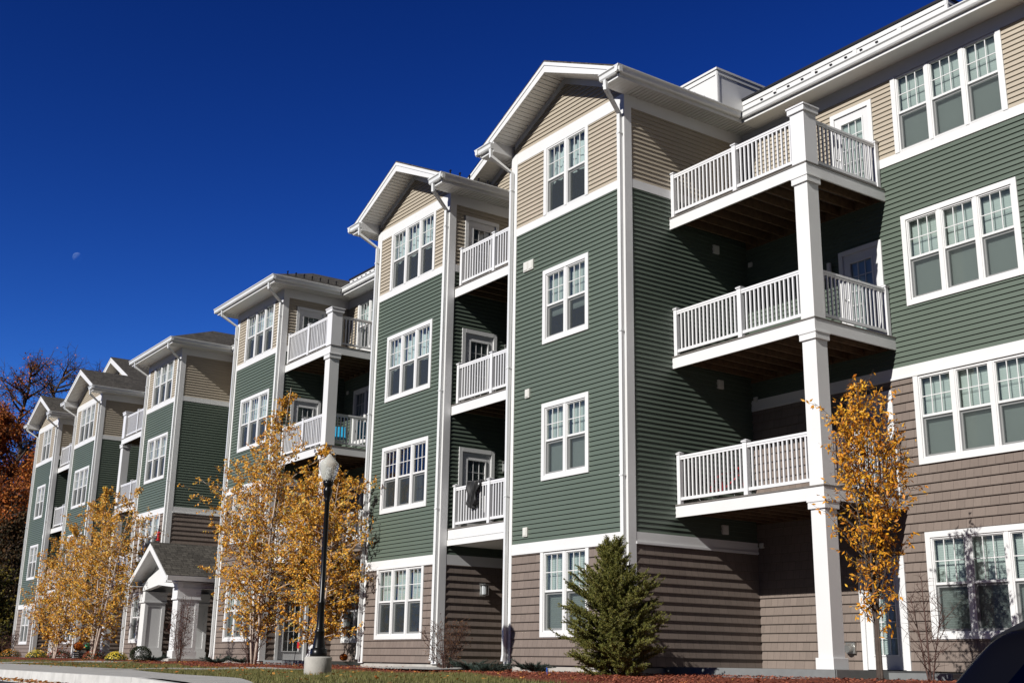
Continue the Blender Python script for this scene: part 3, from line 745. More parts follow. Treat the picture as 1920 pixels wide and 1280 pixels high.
lm.build("wall_lamp", M['vent'], BLD)
mt_ = MB(); mt_.box(1.86, 2.04, ym-.06, ym-.018, 1.33, 1.5); mt_.tube([(1.95, ym-.06, 1.42), (1.95, ym-.15, 1.40)], [.07, .06], 14); mt_.build("dryer_hood", M['steel'], BLD)
# ------------------------------------------------------------------ entrance portico
def portico():
    xa, xb, yf = -21.45, -18.3, -.9
    o = bpy.data.objects.new("portico", None)
    xc = (xa+xb)/2; hw = 1.65; ze = 3.34; sl_ = .62; zr = ze+sl_*hw; L_ = math.hypot(1, sl_)*S
    st = MB()   # beams and gable framing
    st.box(xa+.02, xa+.24, yf+.0, 2.0, 3.0, 3.24); st.box(xb-.24, xb-.02, yf+.0, 2.0, 3.0, 3.24)
    st.prism([(xa-.02, 3.0), (xa-.02, 3.2), (xc, 3.62), (xb+.02, 3.2), (xb+.02, 3.0), (xc, 3.14)], 'y', yf-.05, yf+.12)
    st.prism([(xa, 3.24), (xc, zr-.1), (xb, 3.24)], 'y', yf+.12, yf+.16)
    po = st.build("portico", M['white'], BLD); po['label'] = "white gabled entrance porch"
    rf = MB()
    for sg in (1, -1):
        e_ = xc+sg*hw; pts = [(e_, yf-.42, ze), (e_, 2.0, ze), (xc, 2.0, zr), (xc, yf-.42, zr)]; uv = [(0, 0), (4, 0), (4, hw*L_), (0, hw*L_)]
        if sg < 0: pts = pts[::-1]; uv = uv[::-1]
        rf.poly(pts, 0, uv); rf.poly([(q[0], q[1], q[2]-.03) for q in pts][::-1], 0, uv)
    rf.build("roof", M['roof'], po)
    fs = MB()
    for sg in (1, -1):
        e_ = xc+sg*hw
        fs.prism([(e_, ze-.01), (xc, zr-.032), (xc, zr-.24), (e_, ze-.2)], 'y', yf-.38, yf-.41)
        fs.prism([(e_, ze-.05), (xc, zr-.1), (xc, zr-.13), (e_, ze-.08)], 'y', yf-.37, yf+.12)
        fs.box(e_-sg*.0, e_-sg*.3, yf-.37, 2.0, ze-.2, ze-.185)
        fs.prism([(e_+sg*.0, ze-.16), (e_+sg*.07, ze-.15), (e_+sg*.09, ze-.02), (e_, ze-.02)], 'y', yf-.4, 1.9)
    fs.build("fascia", M['white'], po)
    def col(x0, x1, y0, y1):
        mb = MB(); mb.box(x0, x1, y0, y1, Z0, 3.0); mb.box(x0-.03, x1+.03, y0-.03, y1+.03, Z0, Z0+.2); mb.box(x0-.03, x1+.03, y0-.03, y1+.03, 2.72, 3.0); mb.box(x0-.045, x1+.045, y0-.045, y1+.045, 2.68, 2.72)
        # raised panel framing on the sides
        for xs, sg in ((x1, 1), (x0, -1)):
            t = .02
            mb.box(xs, xs+sg*t, y0, y0+.1, Z0+.2, 2.68); mb.box(xs, xs+sg*t, y1-.1, y1, Z0+.2, 2.68); mb.box(xs, xs+sg*t, y0+.1, y1-.1, 2.58, 2.68); mb.box(xs, xs+sg*t, y0+.1, y1-.1, Z0+.2, Z0+.3)
        mb.build("column", M['white'], po)
    for x0 in (xa, xb-.36):
        col(x0, x0+.36, yf, yf+.62); col(x0, x0+.36, yf+1.35, yf+1.97)
    sb = MB(); sb.box(xa-.1, xb+.1, yf-.15, 2.0, Z0-.15, Z0-.003); sb.build("slab", M['conc'], po)
    dp = MB(); dp.tube([(xc+hw+.05, 1.75, ze-.05), (xc+hw+.05, 1.75, ze-.16), (-17.74, 1.9, ze-.42), (-17.74, 1.9, Z0)], .04, 6); dp.build("downspout", M['cut'], po)
    dr = MB(); dr.box(xa+.35, xb-.35, 1.93, 1.985, Z0, 2.9); d_ = dr.build("entrance_door", M['black'], po)
portico()
def jug(name, mb, mt, parent=None): return mb.build(name, mt, parent)
#PART2
# ------------------------------------------------------------------ ground
def sm(a, b, x):
    t = min(1, max(0, (x-a)/(b-a))); return t*t*(3-2*t)
def lot(x): return -.50-.92*sm(0, 11, x)
def edge(x): return lot(x)+.19
def base(x): return -.11-.09*sm(-28, -4, x)
def hgt(x, y):
    if y >= 0: return base(x)
    if y <= -9: return lot(x)
    t = -y/9; p = 1+.5*sm(3, 9, x)
    return base(x)+(edge(x)-base(x))*t**p + .02*math.sin(x*1.3+y)*math.sin(y*1.7)*(1 if -6 < y < -1 else 0)
def sheet(name, xs, ys, f, mt, lift=0, kind='structure', mask=None):
    v = []; idx = {}; fc = []
    for i, x in enumerate(xs):
        for j, y in enumerate(ys): idx[i, j] = len(v); v.append((x, y, f(x, y)+lift))
    for i in range(len(xs)-1):
        for j in range(len(ys)-1): fc.append((idx[i, j], idx[i+1, j], idx[i+1, j+1], idx[i, j+1]))
    me = bpy.data.meshes.new(name); me.from_pydata(v, [], fc); me.materials.append(mt); me.polygons.foreach_set("use_smooth", [True]*len(fc))
    o = bpy.data.objects.new(name, me); COL.objects.link(o); o['kind'] = kind; return o
def ground_mat(name, c1, c2, c3, sc1=.6, sc2=18, bump=.6, bd=.03):
    mt, nt, p = nmat(name); p.inputs["Roughness"].default_value = .95; p.inputs["Specular IOR Level"].default_value = .2
    tc = N(nt, "ShaderNodeTexCoord"); a = N(nt, "ShaderNodeTexNoise"); a.inputs["Scale"].default_value = sc1; a.inputs["Detail"].default_value = 6
    b = N(nt, "ShaderNodeTexNoise"); b.inputs["Scale"].default_value = sc2; b.inputs["Detail"].default_value = 8
    for n in (a, b): nt.links.new(tc.outputs["Object"], n.inputs["Vector"])
    r = N(nt, "ShaderNodeValToRGB"); r.color_ramp.elements[0].position = .35; r.color_ramp.elements[0].color = (*c1, 1); r.color_ramp.elements[1].position = .65; r.color_ramp.elements[1].color = (*c2, 1)
    nt.links.new(a.outputs["Fac"], r.inputs[0])
    mr = N(nt, "ShaderNodeMapRange"); mr.inputs["From Min"].default_value = .45; mr.inputs["From Max"].default_value = .7; nt.links.new(b.outputs["Fac"], mr.inputs[0])
    mx = N(nt, "ShaderNodeMix", data_type='RGBA'); nt.links.new(mr.outputs[0], mx.inputs[0]); nt.links.new(r.outputs[0], mx.inputs[6]); mx.inputs[7].default_value = (*c3, 1)
    nt.links.new(mx.outputs[2], p.inputs["Base Color"])
    bp = N(nt, "ShaderNodeBump"); bp.inputs["Strength"].default_value = bump; bp.inputs["Distance"].default_value = bd; nt.links.new(b.outputs["Fac"], bp.inputs["Height"]); nt.links.new(bp.outputs[0], p.inputs["Normal"])
    return mt
fr = lambda a, b, n: [a+(b-a)*i/n for i in range(n+1)]
xs = [-3000, -600, -200]+fr(-100, 40, 140)+[120, 500, 3000]
sheet("ground", xs, fr(-9, 0, 18)+[20, 80, 300, 3000], hgt, ground_mat("lawn", (.10, .095, .035), (.06, .07, .022), (.14, .11, .05)))
M['asphalt'] = ground_mat("asphalt", (.055, .055, .058), (.045, .045, .047), (.075, .073, .07), .3, 120, .4, .01)
sheet("road", xs, [-3000, -300, -80, -40, -25, -15, -12, -9.0], lambda x, y: lot(x), M['asphalt'])
M['walk'] = mat("sidewalk_concrete", (.40, .39, .365), .9, .12, 2.5, .3, 120)
M['kerb'] = mat("kerb_concrete", (.60, .59, .56), .85, .16, 4, .3, 80)
def yfar(x): return -6.3-1.2*sm(-12, -2, x)-1.4*sm(-2, 5, x)
v = []; fc = []
wx_ = fr(-100, 30, 130)
for k, x in enumerate(wx_):
    for j in range(5):
        y = -9+(yfar(x)+9)*j/4; v.append((x, y, hgt(x, y-.0001 if j else -8.999)+.03))
for k in range(len(wx_)-1):
    for j in range(4): a = k*5+j; fc.append((a, a+5, a+6, a+1))
me = bpy.data.meshes.new("sidewalk"); me.from_pydata(v, [], fc); me.materials.append(M['walk']); o = bpy.data.objects.new("sidewalk", me); COL.objects.link(o); o['kind'] = 'structure'
kb = MB(False)
for x0, x1 in zip(wx_[:-1:3], wx_[3::3]):
    z0 = lot(x0); z1 = lot(x1); b = len(kb.v); x1 -= .008
    kb.v += [(x0, -9.15, z0-.1), (x1, -9.15, z1-.1), (x1, -9.0, z1-.1), (x0, -9.0, z0-.1), (x0, -9.13, z0+.225), (x1, -9.13, z1+.225), (x1, -9.0, z1+.225), (x0, -9.0, z0+.225)]
    for f in ((0,3,2,1),(4,5,6,7),(0,1,5,4),(1,2,6,5),(2,3,7,6),(3,0,4,7)): kb.f.append(tuple(b+i for i in f)); kb.mi.append(0)
o = kb.build("kerb", M['kerb']); o['kind'] = 'structure'
def strip(name, x0, x1, y0, y1, mt, lift, n=6):
    o = sheet(name, fr(x0, x1, 3), fr(y0, y1, n), lambda x, y: hgt(x, y), mt, lift); return o
strip("path", -11.0, -9.2, -6.9, -.4, M['walk'], .035, 14)
strip("path", -25.2, -22.4, -6.6, -1.6, M['walk'], .035, 12)
strip("path", -8.0, -3.9, -2.0, 0.4, M['walk'], .10, 6)
# mulch bed along the facade, with a wandering front edge
M['mulch'] = ground_mat("red_mulch", (.27, .075, .04), (.19, .05, .028), (.09, .03, .02), 2.0, 40, 1.0, .04)
def ymul(x): return -2.9-.5*math.sin(x*.35)-.35*math.sin(x*.9+1)-.9*sm(2, 6, x)
v = []; fc = []; mx_ = fr(-50, 17, 160)
for x in mx_:
    for j in range(9):
        t = j/8; y = .02+(ymul(x)-.02)*t
        if x > 0: y += .9*(1-t)*sm(0, 1, x)
        if x > 4.2: y += 2.6*(1-t)*sm(4.2, 5, x)
        v.append((x, y, hgt(x, y)+.012+.06*math.sin(math.pi*min(1, t*1.0))+.02*noise.noise(Vector((x*2, y*2, 0)))))
for k in range(len(mx_)-1):
    for j in range(8): a = k*9+j; fc.append((a, a+1, a+10, a+9))
me = bpy.data.meshes.new("mulch_bed"); me.from_pydata(v, [], fc); me.materials.append(M['mulch']); me.polygons.foreach_set("use_smooth", [True]*len(fc)); o = bpy.data.objects.new("mulch_bed", me); COL.objects.link(o); o['kind'] = 'structure'
def scatter(name, n, area, zf, size, mt, kind='stuff', flat=.5, elong=1.6):
    mb = MB(False)
    for _ in range(n):
        x, y = area()
        z = zf(x, y)+.01; s = R.uniform(*size); a = R.uniform(0, 6.28); d = Vector((math.cos(a), math.sin(a), R.uniform(-flat, flat)))*s; e = Vector((-math.sin(a), math.cos(a), R.uniform(-flat, flat)))*s/elong
        c = Vector((x, y, z+abs(d.z)+abs(e.z))); mb.poly([c-d, c-e*.9, c+d, c+e*.9])
    o = mb.build(name, mt); o['kind'] = kind; return o
MC = leaf_mat("mulch_chip", [(.34, .09, .045), (.22, .055, .03), (.45, .15, .08), (.11, .035, .022)], 0, .9)
def amul():
    x = R.triangular(-34, 9, 3) if R.random() < .8 else R.uniform(2, 9); return x, R.uniform(ymul(x), .4 if x < 0 else .6)
scatter("mulch_chips", 16000, amul, lambda x, y: hgt(x, y)+.05, (.015, .035), MC, flat=.6, elong=2.6)
FL = leaf_mat("fallen_leaf", [(.55, .20, .04), (.40, .12, .025), (.60, .33, .07), (.28, .09, .03)], .2, .7)
def afl():
    if R.random() < .6: x = R.uniform(-26, 5); return x, R.uniform(-7.5, -.3)
    x = R.uniform(-14, 0); return x, R.uniform(-9.8, -9.2)
scatter("fallen_leaves", 1500, afl, lambda x, y: hgt(x, y)+(.06 if y > ymul(x) else .045), (.025, .045), FL, flat=.5, elong=1.4)
# grass blades on the strip that shows
gb = MB(False); GM = leaf_mat("grass_blade", [(.21, .20, .06), (.13, .15, .04), (.32, .27, .11), (.17, .17, .05)], .3, .6)
for _ in range(52000):
    x = R.triangular(-42, 7, 0); y = R.uniform(max(yfar(x), -8.6)+.02, ymul(x)+.1); z = hgt(x, y); h = R.uniform(.04, .085); a = R.uniform(0, 6.28)
    if -11.1 < x < -9.1 or -25.3 < x < -22.3: continue
    l = Vector((R.uniform(-.03, .03), R.uniform(-.03, .03), h)); w = Vector((math.cos(a), math.sin(a), 0))*.006; c = Vector((x, y, z)); gb.poly([c-w, c+w, c+l])
o = gb.build("grass", GM); o['kind'] = 'stuff'

# ------------------------------------------------------------------ trees and shrubs
M['birch'] = mat("pale_birch_bark", (.52, .42, .35), .8, .35, 9, .5, 30)
M['bark'] = mat("grey_brown_bark", (.085, .065, .052), .9, .3, 12, .6, 40)
M['twig'] = mat("red_brown_twig", (.085, .045, .035), .8, .3, 10)
M['dbark'] = mat("dark_bark", (.06, .045, .038), .9, .3, 6)
L_B = leaf_mat("birch_leaf", [(.92, .52, .05), (.76, .31, .022), (.93, .46, .035), (.50, .18, .018), (.97, .66, .15), (.86, .38, .026), (.42, .40, .09), (.60, .23, .02)], .18)
L_O = leaf_mat("orange_leaf", [(.88, .42, .02), (.70, .25, .015), (.95, .54, .04), (.55, .17, .015), (.88, .46, .03)], .18)
L_R = leaf_mat("rust_leaf", [(.56, .15, .025), (.36, .08, .015), (.66, .24, .04), (.18, .05, .015), (.48, .16, .025)], .2, .7)
L_D = leaf_mat("dark_forest_leaf", [(.03, .03, .012), (.10, .045, .015), (.02, .03, .012), (.14, .06, .015)], .2, .7)
L_S = leaf_mat("dark_red_leaf", [(.12, .03, .025), (.16, .05, .02), (.08, .03, .02)], .2)
L_N = leaf_mat("spruce_needle", [(.14, .155, .03), (.18, .19, .04), (.27, .25, .055), (.08, .105, .028), (.34, .28, .07)], .15, .55)
L_J = leaf_mat("juniper_needle", [(.03, .05, .04), (.045, .07, .055), (.025, .04, .03)], .1)
def rdir():
    while True:
        v = Vector((R.uniform(-1, 1), R.uniform(-1, 1), R.uniform(-1, 1)))
        if .05 < v.length < 1: return v.normalized()
def leaf(mb, p, l, w, d=None):
    d = (d or (rdir()+Vector((0, 0, -.45)))).normalized(); f = rdir()+.75*SUNV; n = f.cross(d); n = n.normalized() if n.length > 1e-4 else Vector((1, 0, 0)); u = n.cross(d)
    q = p+d*l*.45+u*w*.12
    mb.poly([p, q-n*w*.5, p+d*l, q+n*w*.5])
def curve(p, d, L, n, wob, up=0):
    pts = [p.copy()]; d = d.normalized()
    for i in range(n):
        d = (d+rdir()*wob+Vector((0, 0, up))).normalized(); p = p+d*(L/n); pts.append(p.copy())
    return pts
def inside(q, loc):
    x, y = q.x+loc[0], q.y+loc[1]
    return y < (-.15 if (x > -10.9 or x < -17.2) and x < 1 else .12 if x < 1 else 9)
def tree(name, loc, H, stems, env, nb, ntw, nlf, ls, bark, lmat, label, group=None, cat="tree", up=.35, z0=.12, rad=.05, wob=.12, lfs=(1, .62), thin=None, outb=.9, fork=0):
    """stems: (dx,dy) lean of each stem top; env(t) = crown radius at height fraction t"""
    tr = MB(False); lf = MB(False)
    for (dx, dy, hh) in stems:
        st = [Vector((0, 0, -.1))+Vector((dx, dy, 0))*.06]
        n = 12; off = Vector((0, 0, 0))
        for i in range(1, n+1):
            t = i/n; off += (.15 if t*hh < fork else 1)*Vector((R.uniform(-1, 1), R.uniform(-1, 1), 0))*wob*.12*H/6
            tf = max(0, (t*hh-fork))/(1-fork) if fork else t**1.15
            st.append(Vector((dx*tf, dy*tf, H*hh*t))+off+st[0]*(1-t))
        rr = [rad*hh*(1-.93*(i/n)**.9)+.003 for i in range(n+1)]
        tr.tube(st, rr, 7)
        for b in range(nb):
            t = z0+(1-z0)*((b+R.random())/nb)**.85; t = min(t, .995)
            k = min(int(t*n), n-1); p = st[k].lerp(st[k+1], t*n-k)
            a = R.uniform(0, 6.283); tt = t*hh
            Lb = env(tt)*R.uniform(.45, 1.15)*outb
            if Lb < .08: continue
            d = Vector((math.cos(a), math.sin(a), up+R.uniform(-.15, .35)))
            br = curve(p, d, Lb, 5, wob, .03)
            r0 = max(.004, rr[k]*.42); tr.tube(br, [r0*(1-.85*i/5)+.0015 for i in range(6)], 4, False)
            for w in range(ntw):
                s = .18+.82*(w+R.random())/ntw; kk = min(int(s*5), 4); q = br[kk].lerp(br[kk+1], s*5-kk)
                tw = curve(q, rdir()+d*.5+Vector((0, 0, .1)), R.uniform(.12, .38)*(.5+env(tt)*.45), 3, .25, -.02)
                tr.tube(tw, [.004, .003, .002, .001], 3, False)
                m_ = int(nlf) if thin is None else int(nlf*thin(p, q)+R.random())
                for _ in range(m_ if inside(q, loc) else 0):
                    s2 = R.random()**.7; kk = min(int(s2*3), 2); c = tw[kk].lerp(tw[kk+1], s2*3-kk)+rdir()*.02
                    L = ls*R.uniform(.65, 1.2); leaf(lf, c, L*lfs[0], L*lfs[1])
    t = thing(name, loc, label, cat, group)
    tr.smooth = True
    tr.build("trunk", bark, t)
    if lf.f: lf.build("crown", lmat, t)
    return t
def GZ(x, y): return hgt(x, y)
def envb(t): return 2.0*math.sin(math.pi*min(1, max(0, (t+.12)/1.12))**.9)**.8 if t < 1 else .1
stA = [(.3, .2, 1.0), (-1.5, .3, .74), (1.1, -.4, .8), (-.4, -.6, .68), (1.5, .5, .6)]
def envc(W, k=.8): return lambda t: W*max(.05, math.sin(math.pi*min(1, t*.86+.13)))**.8*(1 if t < .8 else .4+.6*(1-t)/.2)
GRP = "golden birches in front of the building"
tree("birch_tree", (-14.5, -1.4, GZ(-14.5, -1.4)), 7.7, [(1.55, -.1, 1.0), (-1.0, .1, .70), (-.5, -.5, .60), (.5, .3, .76)], envc(1.95), 38, 11, 12, .076, M['birch'], L_B,
     "multi-stemmed golden birch just left of the lamp post with the tallest top", GRP, thin=lambda p, q: 1.1 if q.z > 1.0 else .6)
tree("birch_tree", (-11.6, -.8, GZ(-11.6, -.8)), 6.0, [(-.5, .1, 1.0), (.9, -.1, .80), (-1.0, .2, .86), (.3, -.3, .66)], envc(1.7), 38, 11, 14, .076, M['birch'], L_B,
     "multi-stemmed golden birch behind and right of the lamp post", GRP, thin=lambda p, q: (1.1 if q.z > .9 else .6)*(.6 if q.x > 1.5 else 1))
tree("birch_tree", (-27.9, -2.0, GZ(-27.9, -2.0)), 6.4, [(3.0, .0, .94), (-1.0, .3, .88), (.4, -.3, .98), (-1.8, 0, .74), (2.2, -.2, .72)], envc(1.9), 34, 10, 12, .082, M['birch'], L_B,
     "multi-stemmed golden birch nearest the white entrance porch", GRP, thin=lambda p, q: (1 if q.z > .8 else .4)*(.6 if q.x > 2.2 else 1))
tree("birch_tree", (-33.6, -1.9, GZ(-33.6, -1.9)), 5.4, [(.6, .1, 1.0), (-1.2, .3, .72), (1.5, .2, .8), (-2.6, .1, .5)], envc(1.8), 34, 10, 12, .082, M['birch'], L_B,
     "far left golden birch, last one along the facade", GRP, thin=lambda p, q: 1 if q.z > .7 else .4)
# young orange tree in front of the right-hand balconies: upright vase of branches
tree("young_tree", (5.72, .02, -.24), 4.85, [(-.12, 0, 1.0), (.32, .1, .86), (-.42, -.1, .84), (.62, .0, .70), (-.15, .3, .9), (.15, -.3, .78)], lambda t: (.92*math.sin(math.pi*min(1, max(0, t-.14)/.84))**.7+.06 if .15 < t < .97 else .04), 24, 8, 6, .085, M['twig'] if False else M['bark'], L_O,
     "slim young tree with bright orange leaves in front of the right-hand column", up=1.0, z0=.24, rad=.034, wob=.09, lfs=(1, .42), fork=.24, thin=lambda p, q: .45 if q.z < 1.8 else .8+.35*math.sin(q.x*5+q.z*2.2))
# bare shrubs
def shrub(x, y, H, W, n, label, leaves=2, lm=L_S, name="bare_shrub", grp="bare shrubs along the bed"):
    tree(name, (x, y, GZ(x, y) if y < 0 else -.2), H, [(R.uniform(-W, W)*.8, R.uniform(-W, W)*.8, R.uniform(.6, 1)) for _ in range(n)], lambda t: W*.55*math.sin(math.pi*min(1, t*.8+.2))+.05, 12, 4, leaves, .035, M['twig'], lm, label, grp, "shrub", up=.7, z0=.12, rad=.014, wob=.1)
tree("bare_shrub", (6.3, .45, -.22), 1.6, [(-.05, 0, 1), (.22, .1, .75), (-.25, 0, .8)], lambda t: .42*math.sin(math.pi*min(1, t*.85+.12))+.06, 18, 4, 0, .03, M['twig'], L_S, "bare twiggy young shrub with a few dark red buds, right of the orange tree", "bare shrubs along the bed", "shrub", up=.75, z0=.15, rad=.018)
shrub(-15.2, -1.2, 1.7, .8, 8, "leafless reddish shrub between the porch and the middle birch")
shrub(-19.6, -1.7, 2.1, .7, 8, "tall bare shrub in front of the porch opening", 3)
shrub(-4.7, -1.2, 1.15, .7, 9, "low brown twiggy shrub under the window right of the lamp post", 3, leaf_mat("brown_leaf", [(.16, .07, .03), (.10, .045, .025), (.22, .11, .03)], .2))
shrub(-44.0, -1.4, 1.3, .6, 7, "bare shrub at the far left corner of the building", 3)
# spruce
def spruce(loc, H, W):
    tr = MB(False); nd = MB(False)
    tr.tube([(0, 0, -.1), (.02, 0, H*.5), (0, .02, H)], [.05, .03, .006], 7)
    def needles(pts, L, dens):
        for i in range(len(pts)-1):
            a, b = pts[i], pts[i+1]; d = (b-a); m_ = int(d.length*dens)
            for _ in range(m_):
                p = a.lerp(b, R.random()); v = (d.normalized()*R.uniform(.2, 1.0)+rdir()*1.0).normalized(); s = v.cross(rdir()).normalized()*.0055; l = L*R.uniform(.7, 1.2); nd.poly([p-s, p+s, p+v*l+s*.4, p+v*l-s*.4])
    def rad(t): return W*(.88+.12*t/.2 if t < .2 else 1.0 if t < .52 else 1.0-.52*(t-.52)/.16 if t < .68 else .48-.26*(t-.68)/.32)
    for k in range(230):
        t = ((k+R.random())/230)**.92*.97; z = t*H; a = k*2.4+R.uniform(-.4, .4); L = rad(t)*R.uniform(.6, 1.0)+.04
        d = Vector((math.cos(a), math.sin(a), .15+1.1*t*t+R.uniform(-.2, .3)))
        br = curve(Vector((0, 0, z)), d, L, 5, .07, .05); tr.tube(br, [.012*(1-t*.6), .009, .007, .005, .004, .002], 4, False)
        needles(br, .032, 220)
        ntw = int(5+L*18)
        for w in range(ntw):
            s = .12+.88*(w+R.random())/ntw; kk = min(int(s*5), 4); q = br[kk].lerp(br[kk+1], s*5-kk)
            side = Vector((-math.sin(a), math.cos(a), 0))*R.choice((-1, 1))
            tw = curve(q, d*.75+side*R.uniform(.3, 1)+Vector((0, 0, R.uniform(-.25, .45))), (.10+.26*L*(1.1-s*.7))*R.uniform(.6, 1.15), 3, .12, .05)
            tr.tube(tw, [.004, .003, .003, .002], 3, False)
            needles(tw, .032, 300)
    t = thing("spruce_tree", loc, "small dense dark green spruce in front of the right-hand gabled bay", "tree")
    tr.build("trunk", M['bark'], t); nd.build("crown", L_N, t)
spruce((.93, -1.2, -.26), 2.36, .99)
# chrysanthemums: domes of little flowers over green leaves
def mum(x, y, r, stops, label):
    z = GZ(x, y)+.03; g = MB(False); f = MB(False)
    for _ in range(900):
        v = rdir(); v.z = abs(v.z); p = Vector((v.x*r, v.y*r, v.z*r*.72))*R.uniform(.7, 1.0); leaf(g, p, .05, .03)
    for _ in range(420):
        v = rdir(); v.z = abs(v.z)*1.0
        if v.z < .12: continue
        p = Vector((v.x*r, v.y*r, v.z*r*.78+.02))*R.uniform(.97, 1.05); n = v
        a = n.cross(rdir()).normalized(); b = a.cross(n); s = R.uniform(.014, .024)
        ring = [p+(a*math.cos(k*1.0472)+b*math.sin(k*1.0472))*s*(1 if k % 2 else .8)+n*.006 for k in range(6)]; f.poly(ring)
    t = thing("chrysanthemum", (x, y, z), label, "flowers", "potted chrysanthemums along the bed")
    g.build("foliage", leaf_mat("mum_leaf", [(.05, .08, .025), (.07, .10, .03)], .2), t); f.build("blossom", leaf_mat("mum_flower", stops, .2), t)
Y_ = [(.85, .66, .04), (.80, .55, .03), (.9, .75, .12)]
mum(-43.6, -1.3, .5, [(.65, .28, .02), (.55, .20, .02), (.7, .38, .04)], "orange-bronze chrysanthemum mound at the far left end")
mum(-38.0, -1.5, .46, Y_, "bright yellow chrysanthemum mound on the far left, between an orange and a red one")
mum(-34.2, -1.5, .52, [(.48, .05, .02), (.36, .03, .015), (.55, .09, .03)], "bright red chrysanthemum mound in front of the far birches")
mum(-27.9, -1.9, .46, [(.28, .035, .02), (.40, .10, .02), (.18, .02, .015)], "dark red chrysanthemum mound left of the porch")
mum(-25.3, -1.9, .40, Y_, "round bright yellow chrysanthemum beside the porch column")
def ball_shrub(x, y, r, label):
    g = MB(False); s = MB(False)
    for _ in range(14):
        v = rdir(); v.z = abs(v.z); s.tube([(0, 0, 0), tuple(v*r*.8)], [.01, .004], 4)
    for _ in range(2600):
        v = rdir(); p = Vector((v.x*r, v.y*r, r*.75+v.z*r*.75))*1.0; p = Vector((0, 0, r*.75)).lerp(p, R.uniform(.75, 1.03)); leaf(g, p, .04, .025, v+rdir()*.8)
    t = thing("round_shrub", (x, y, GZ(x, y)+.02), label, "shrub"); s.build("stem", M['twig'], t); g.build("foliage", leaf_mat("box_leaf", [(.02, .03, .012), (.035, .045, .015)], .1), t)
ball_shrub(-22.75, -1.9, .34, "small round dark evergreen ball in front of the porch")
def juniper(x, y, r, label):
    g = MB(False); s = MB(False)
    for k in range(46):
        a = R.uniform(0, 6.28); L = r*R.uniform(.4, 1.1); br = curve(Vector((0, 0, .03)), Vector((math.cos(a), math.sin(a), .3)), L, 4, .12, -.02); s.tube(br, [.006, .005, .004, .003, .002], 4, False)
        for i in range(4):
            for _ in range(24): p = br[i].lerp(br[i+1], R.random()); v = ((br[i+1]-br[i]).normalized()+rdir()*.8+Vector((0, 0, .5))).normalized(); q = v.cross(rdir()).normalized()*.006; g.poly([p-q, p+q, p+v*R.uniform(.04, .09)])
    t = thing("juniper", (x, y, GZ(x, y)+.05), label, "ground cover", "low blue-green junipers in the mulch"); s.build("stem", M['twig'], t); g.build("foliage", L_J, t)
juniper(-3.9, -1.0, .55, "low juniper at the corner of the recess, left of the blue marker flag"); juniper(-2.0, -.8, .5, "low juniper between the recess and the spruce"); juniper(-3.0, -1.15, .45, "middle juniper of the three left of the spruce")
juniper(-20.9, -2.1, .5, "low juniper in front of the porch columns"); juniper(-17.2, -1.4, .55, "low juniper right of the porch"); juniper(-16.3, -1.0, .4, "small juniper beside the bare shrub right of the porch")

# background wood beyond the far end of the building
def big_tree(x, y, H, W, lm, label, dens=1.0, z0=.2, leafs=.24, nb=60):
    tr = MB(False); lf = MB(False); n = 10
    st = [Vector((R.uniform(-.3, .3)*i*.3, R.uniform(-.3, .3)*i*.3, H*i/n*.97-.3)) for i in range(n+1)]
    tr.tube(st, [H*.018*(1-.9*i/n)+.02 for i in range(n+1)], 8)
    for b in range(nb):
        t = z0+(1-z0)*(b+R.random())/nb*.98; k = min(int(t*n), n-1); p = st[k].lerp(st[k+1], t*n-k)
        L = W*(math.sin(math.pi*min(1, (t-z0)/(1-z0)*.82+.16))**.7)*R.uniform(.5, 1.15); a = R.uniform(0, 6.28)
        d = Vector((math.cos(a), math.sin(a), R.uniform(.25, .9))); br = curve(p, d, L, 5, .16, .03); tr.tube(br, [H*.006*(1-t*.6), H*.004, H*.003, H*.0022, H*.0015, .01], 5, False)
        for w in range(9):
            s = .2+.8*(w+R.random())/9; kk = min(int(s*5), 4); q = br[kk].lerp(br[kk+1], s*5-kk); tw = curve(q, rdir()+d*.7, R.uniform(.8, 2.0), 4, .25, .02); tr.tube(tw, [.03, .022, .016, .012, .006], 4, False)
            for w2 in range(5):
                q2 = tw[R.randint(1, 3)]; t3 = curve(q2, rdir()+d*.6, R.uniform(.4, 1.0), 2, .2); tr.tube(t3, [.013, .009, .005], 3, False)
            for _ in range(int(32*dens+R.random())):
                c = tw[R.randint(0, 3)]+rdir()*R.uniform(.1, .75); leaf(lf, c, leafs*R.uniform(.5, 1.1), leafs*.7*R.uniform(.5, 1.1))
    t = thing("forest_tree", (x, y, -.3), label, "tree", "autumn trees beyond the building"); tr.build("trunk", M['dbark'], t)
    if lf.f: lf.build("crown", lm, t)
big_tree(-83, 6.0, 24.5, 5.0, L_R, "tall nearly bare tree with sparse rust leaves at the left edge", .22)
big_tree(-88, 10.2, 26, 5.5, L_R, "tall bare-topped tree rising just left of the gables", .04, nb=70)
big_tree(-93, 15.5, 27.0, 5.2, L_R, "bare tree whose twigs show against the sky beside the gable peaks", .02, nb=70)
big_tree(-74, 2.6, 18.0, 5.0, L_R, "broad rust-red tree behind the building corner", 1.9, .1)
big_tree(-70, 6.3, 15.0, 5.2, L_R, "dense rust-orange tree close behind the last bay", 2.6, .03)
big_tree(-66, 1.2, 11.5, 4.0, L_R, "dark orange tree low beside the far corner", 1.6, .03)
big_tree(-80, 1.0, 19.5, 4.6, L_D, "dark-leaved tree at the left edge of the picture", 2.2, .05)
big_tree(-63, 3.3, 8.5, 4.2, L_D, "dark green tree in the shade beside the building", 2.5, .0)
big_tree(-96, 4, 20, 6.0, L_D, "dark tree filling the gap at the back of the wood", 2.2, .0)
big_tree(-100, 14, 18, 7.0, L_D, "dark tree behind the bare trees", 2.2, .0)
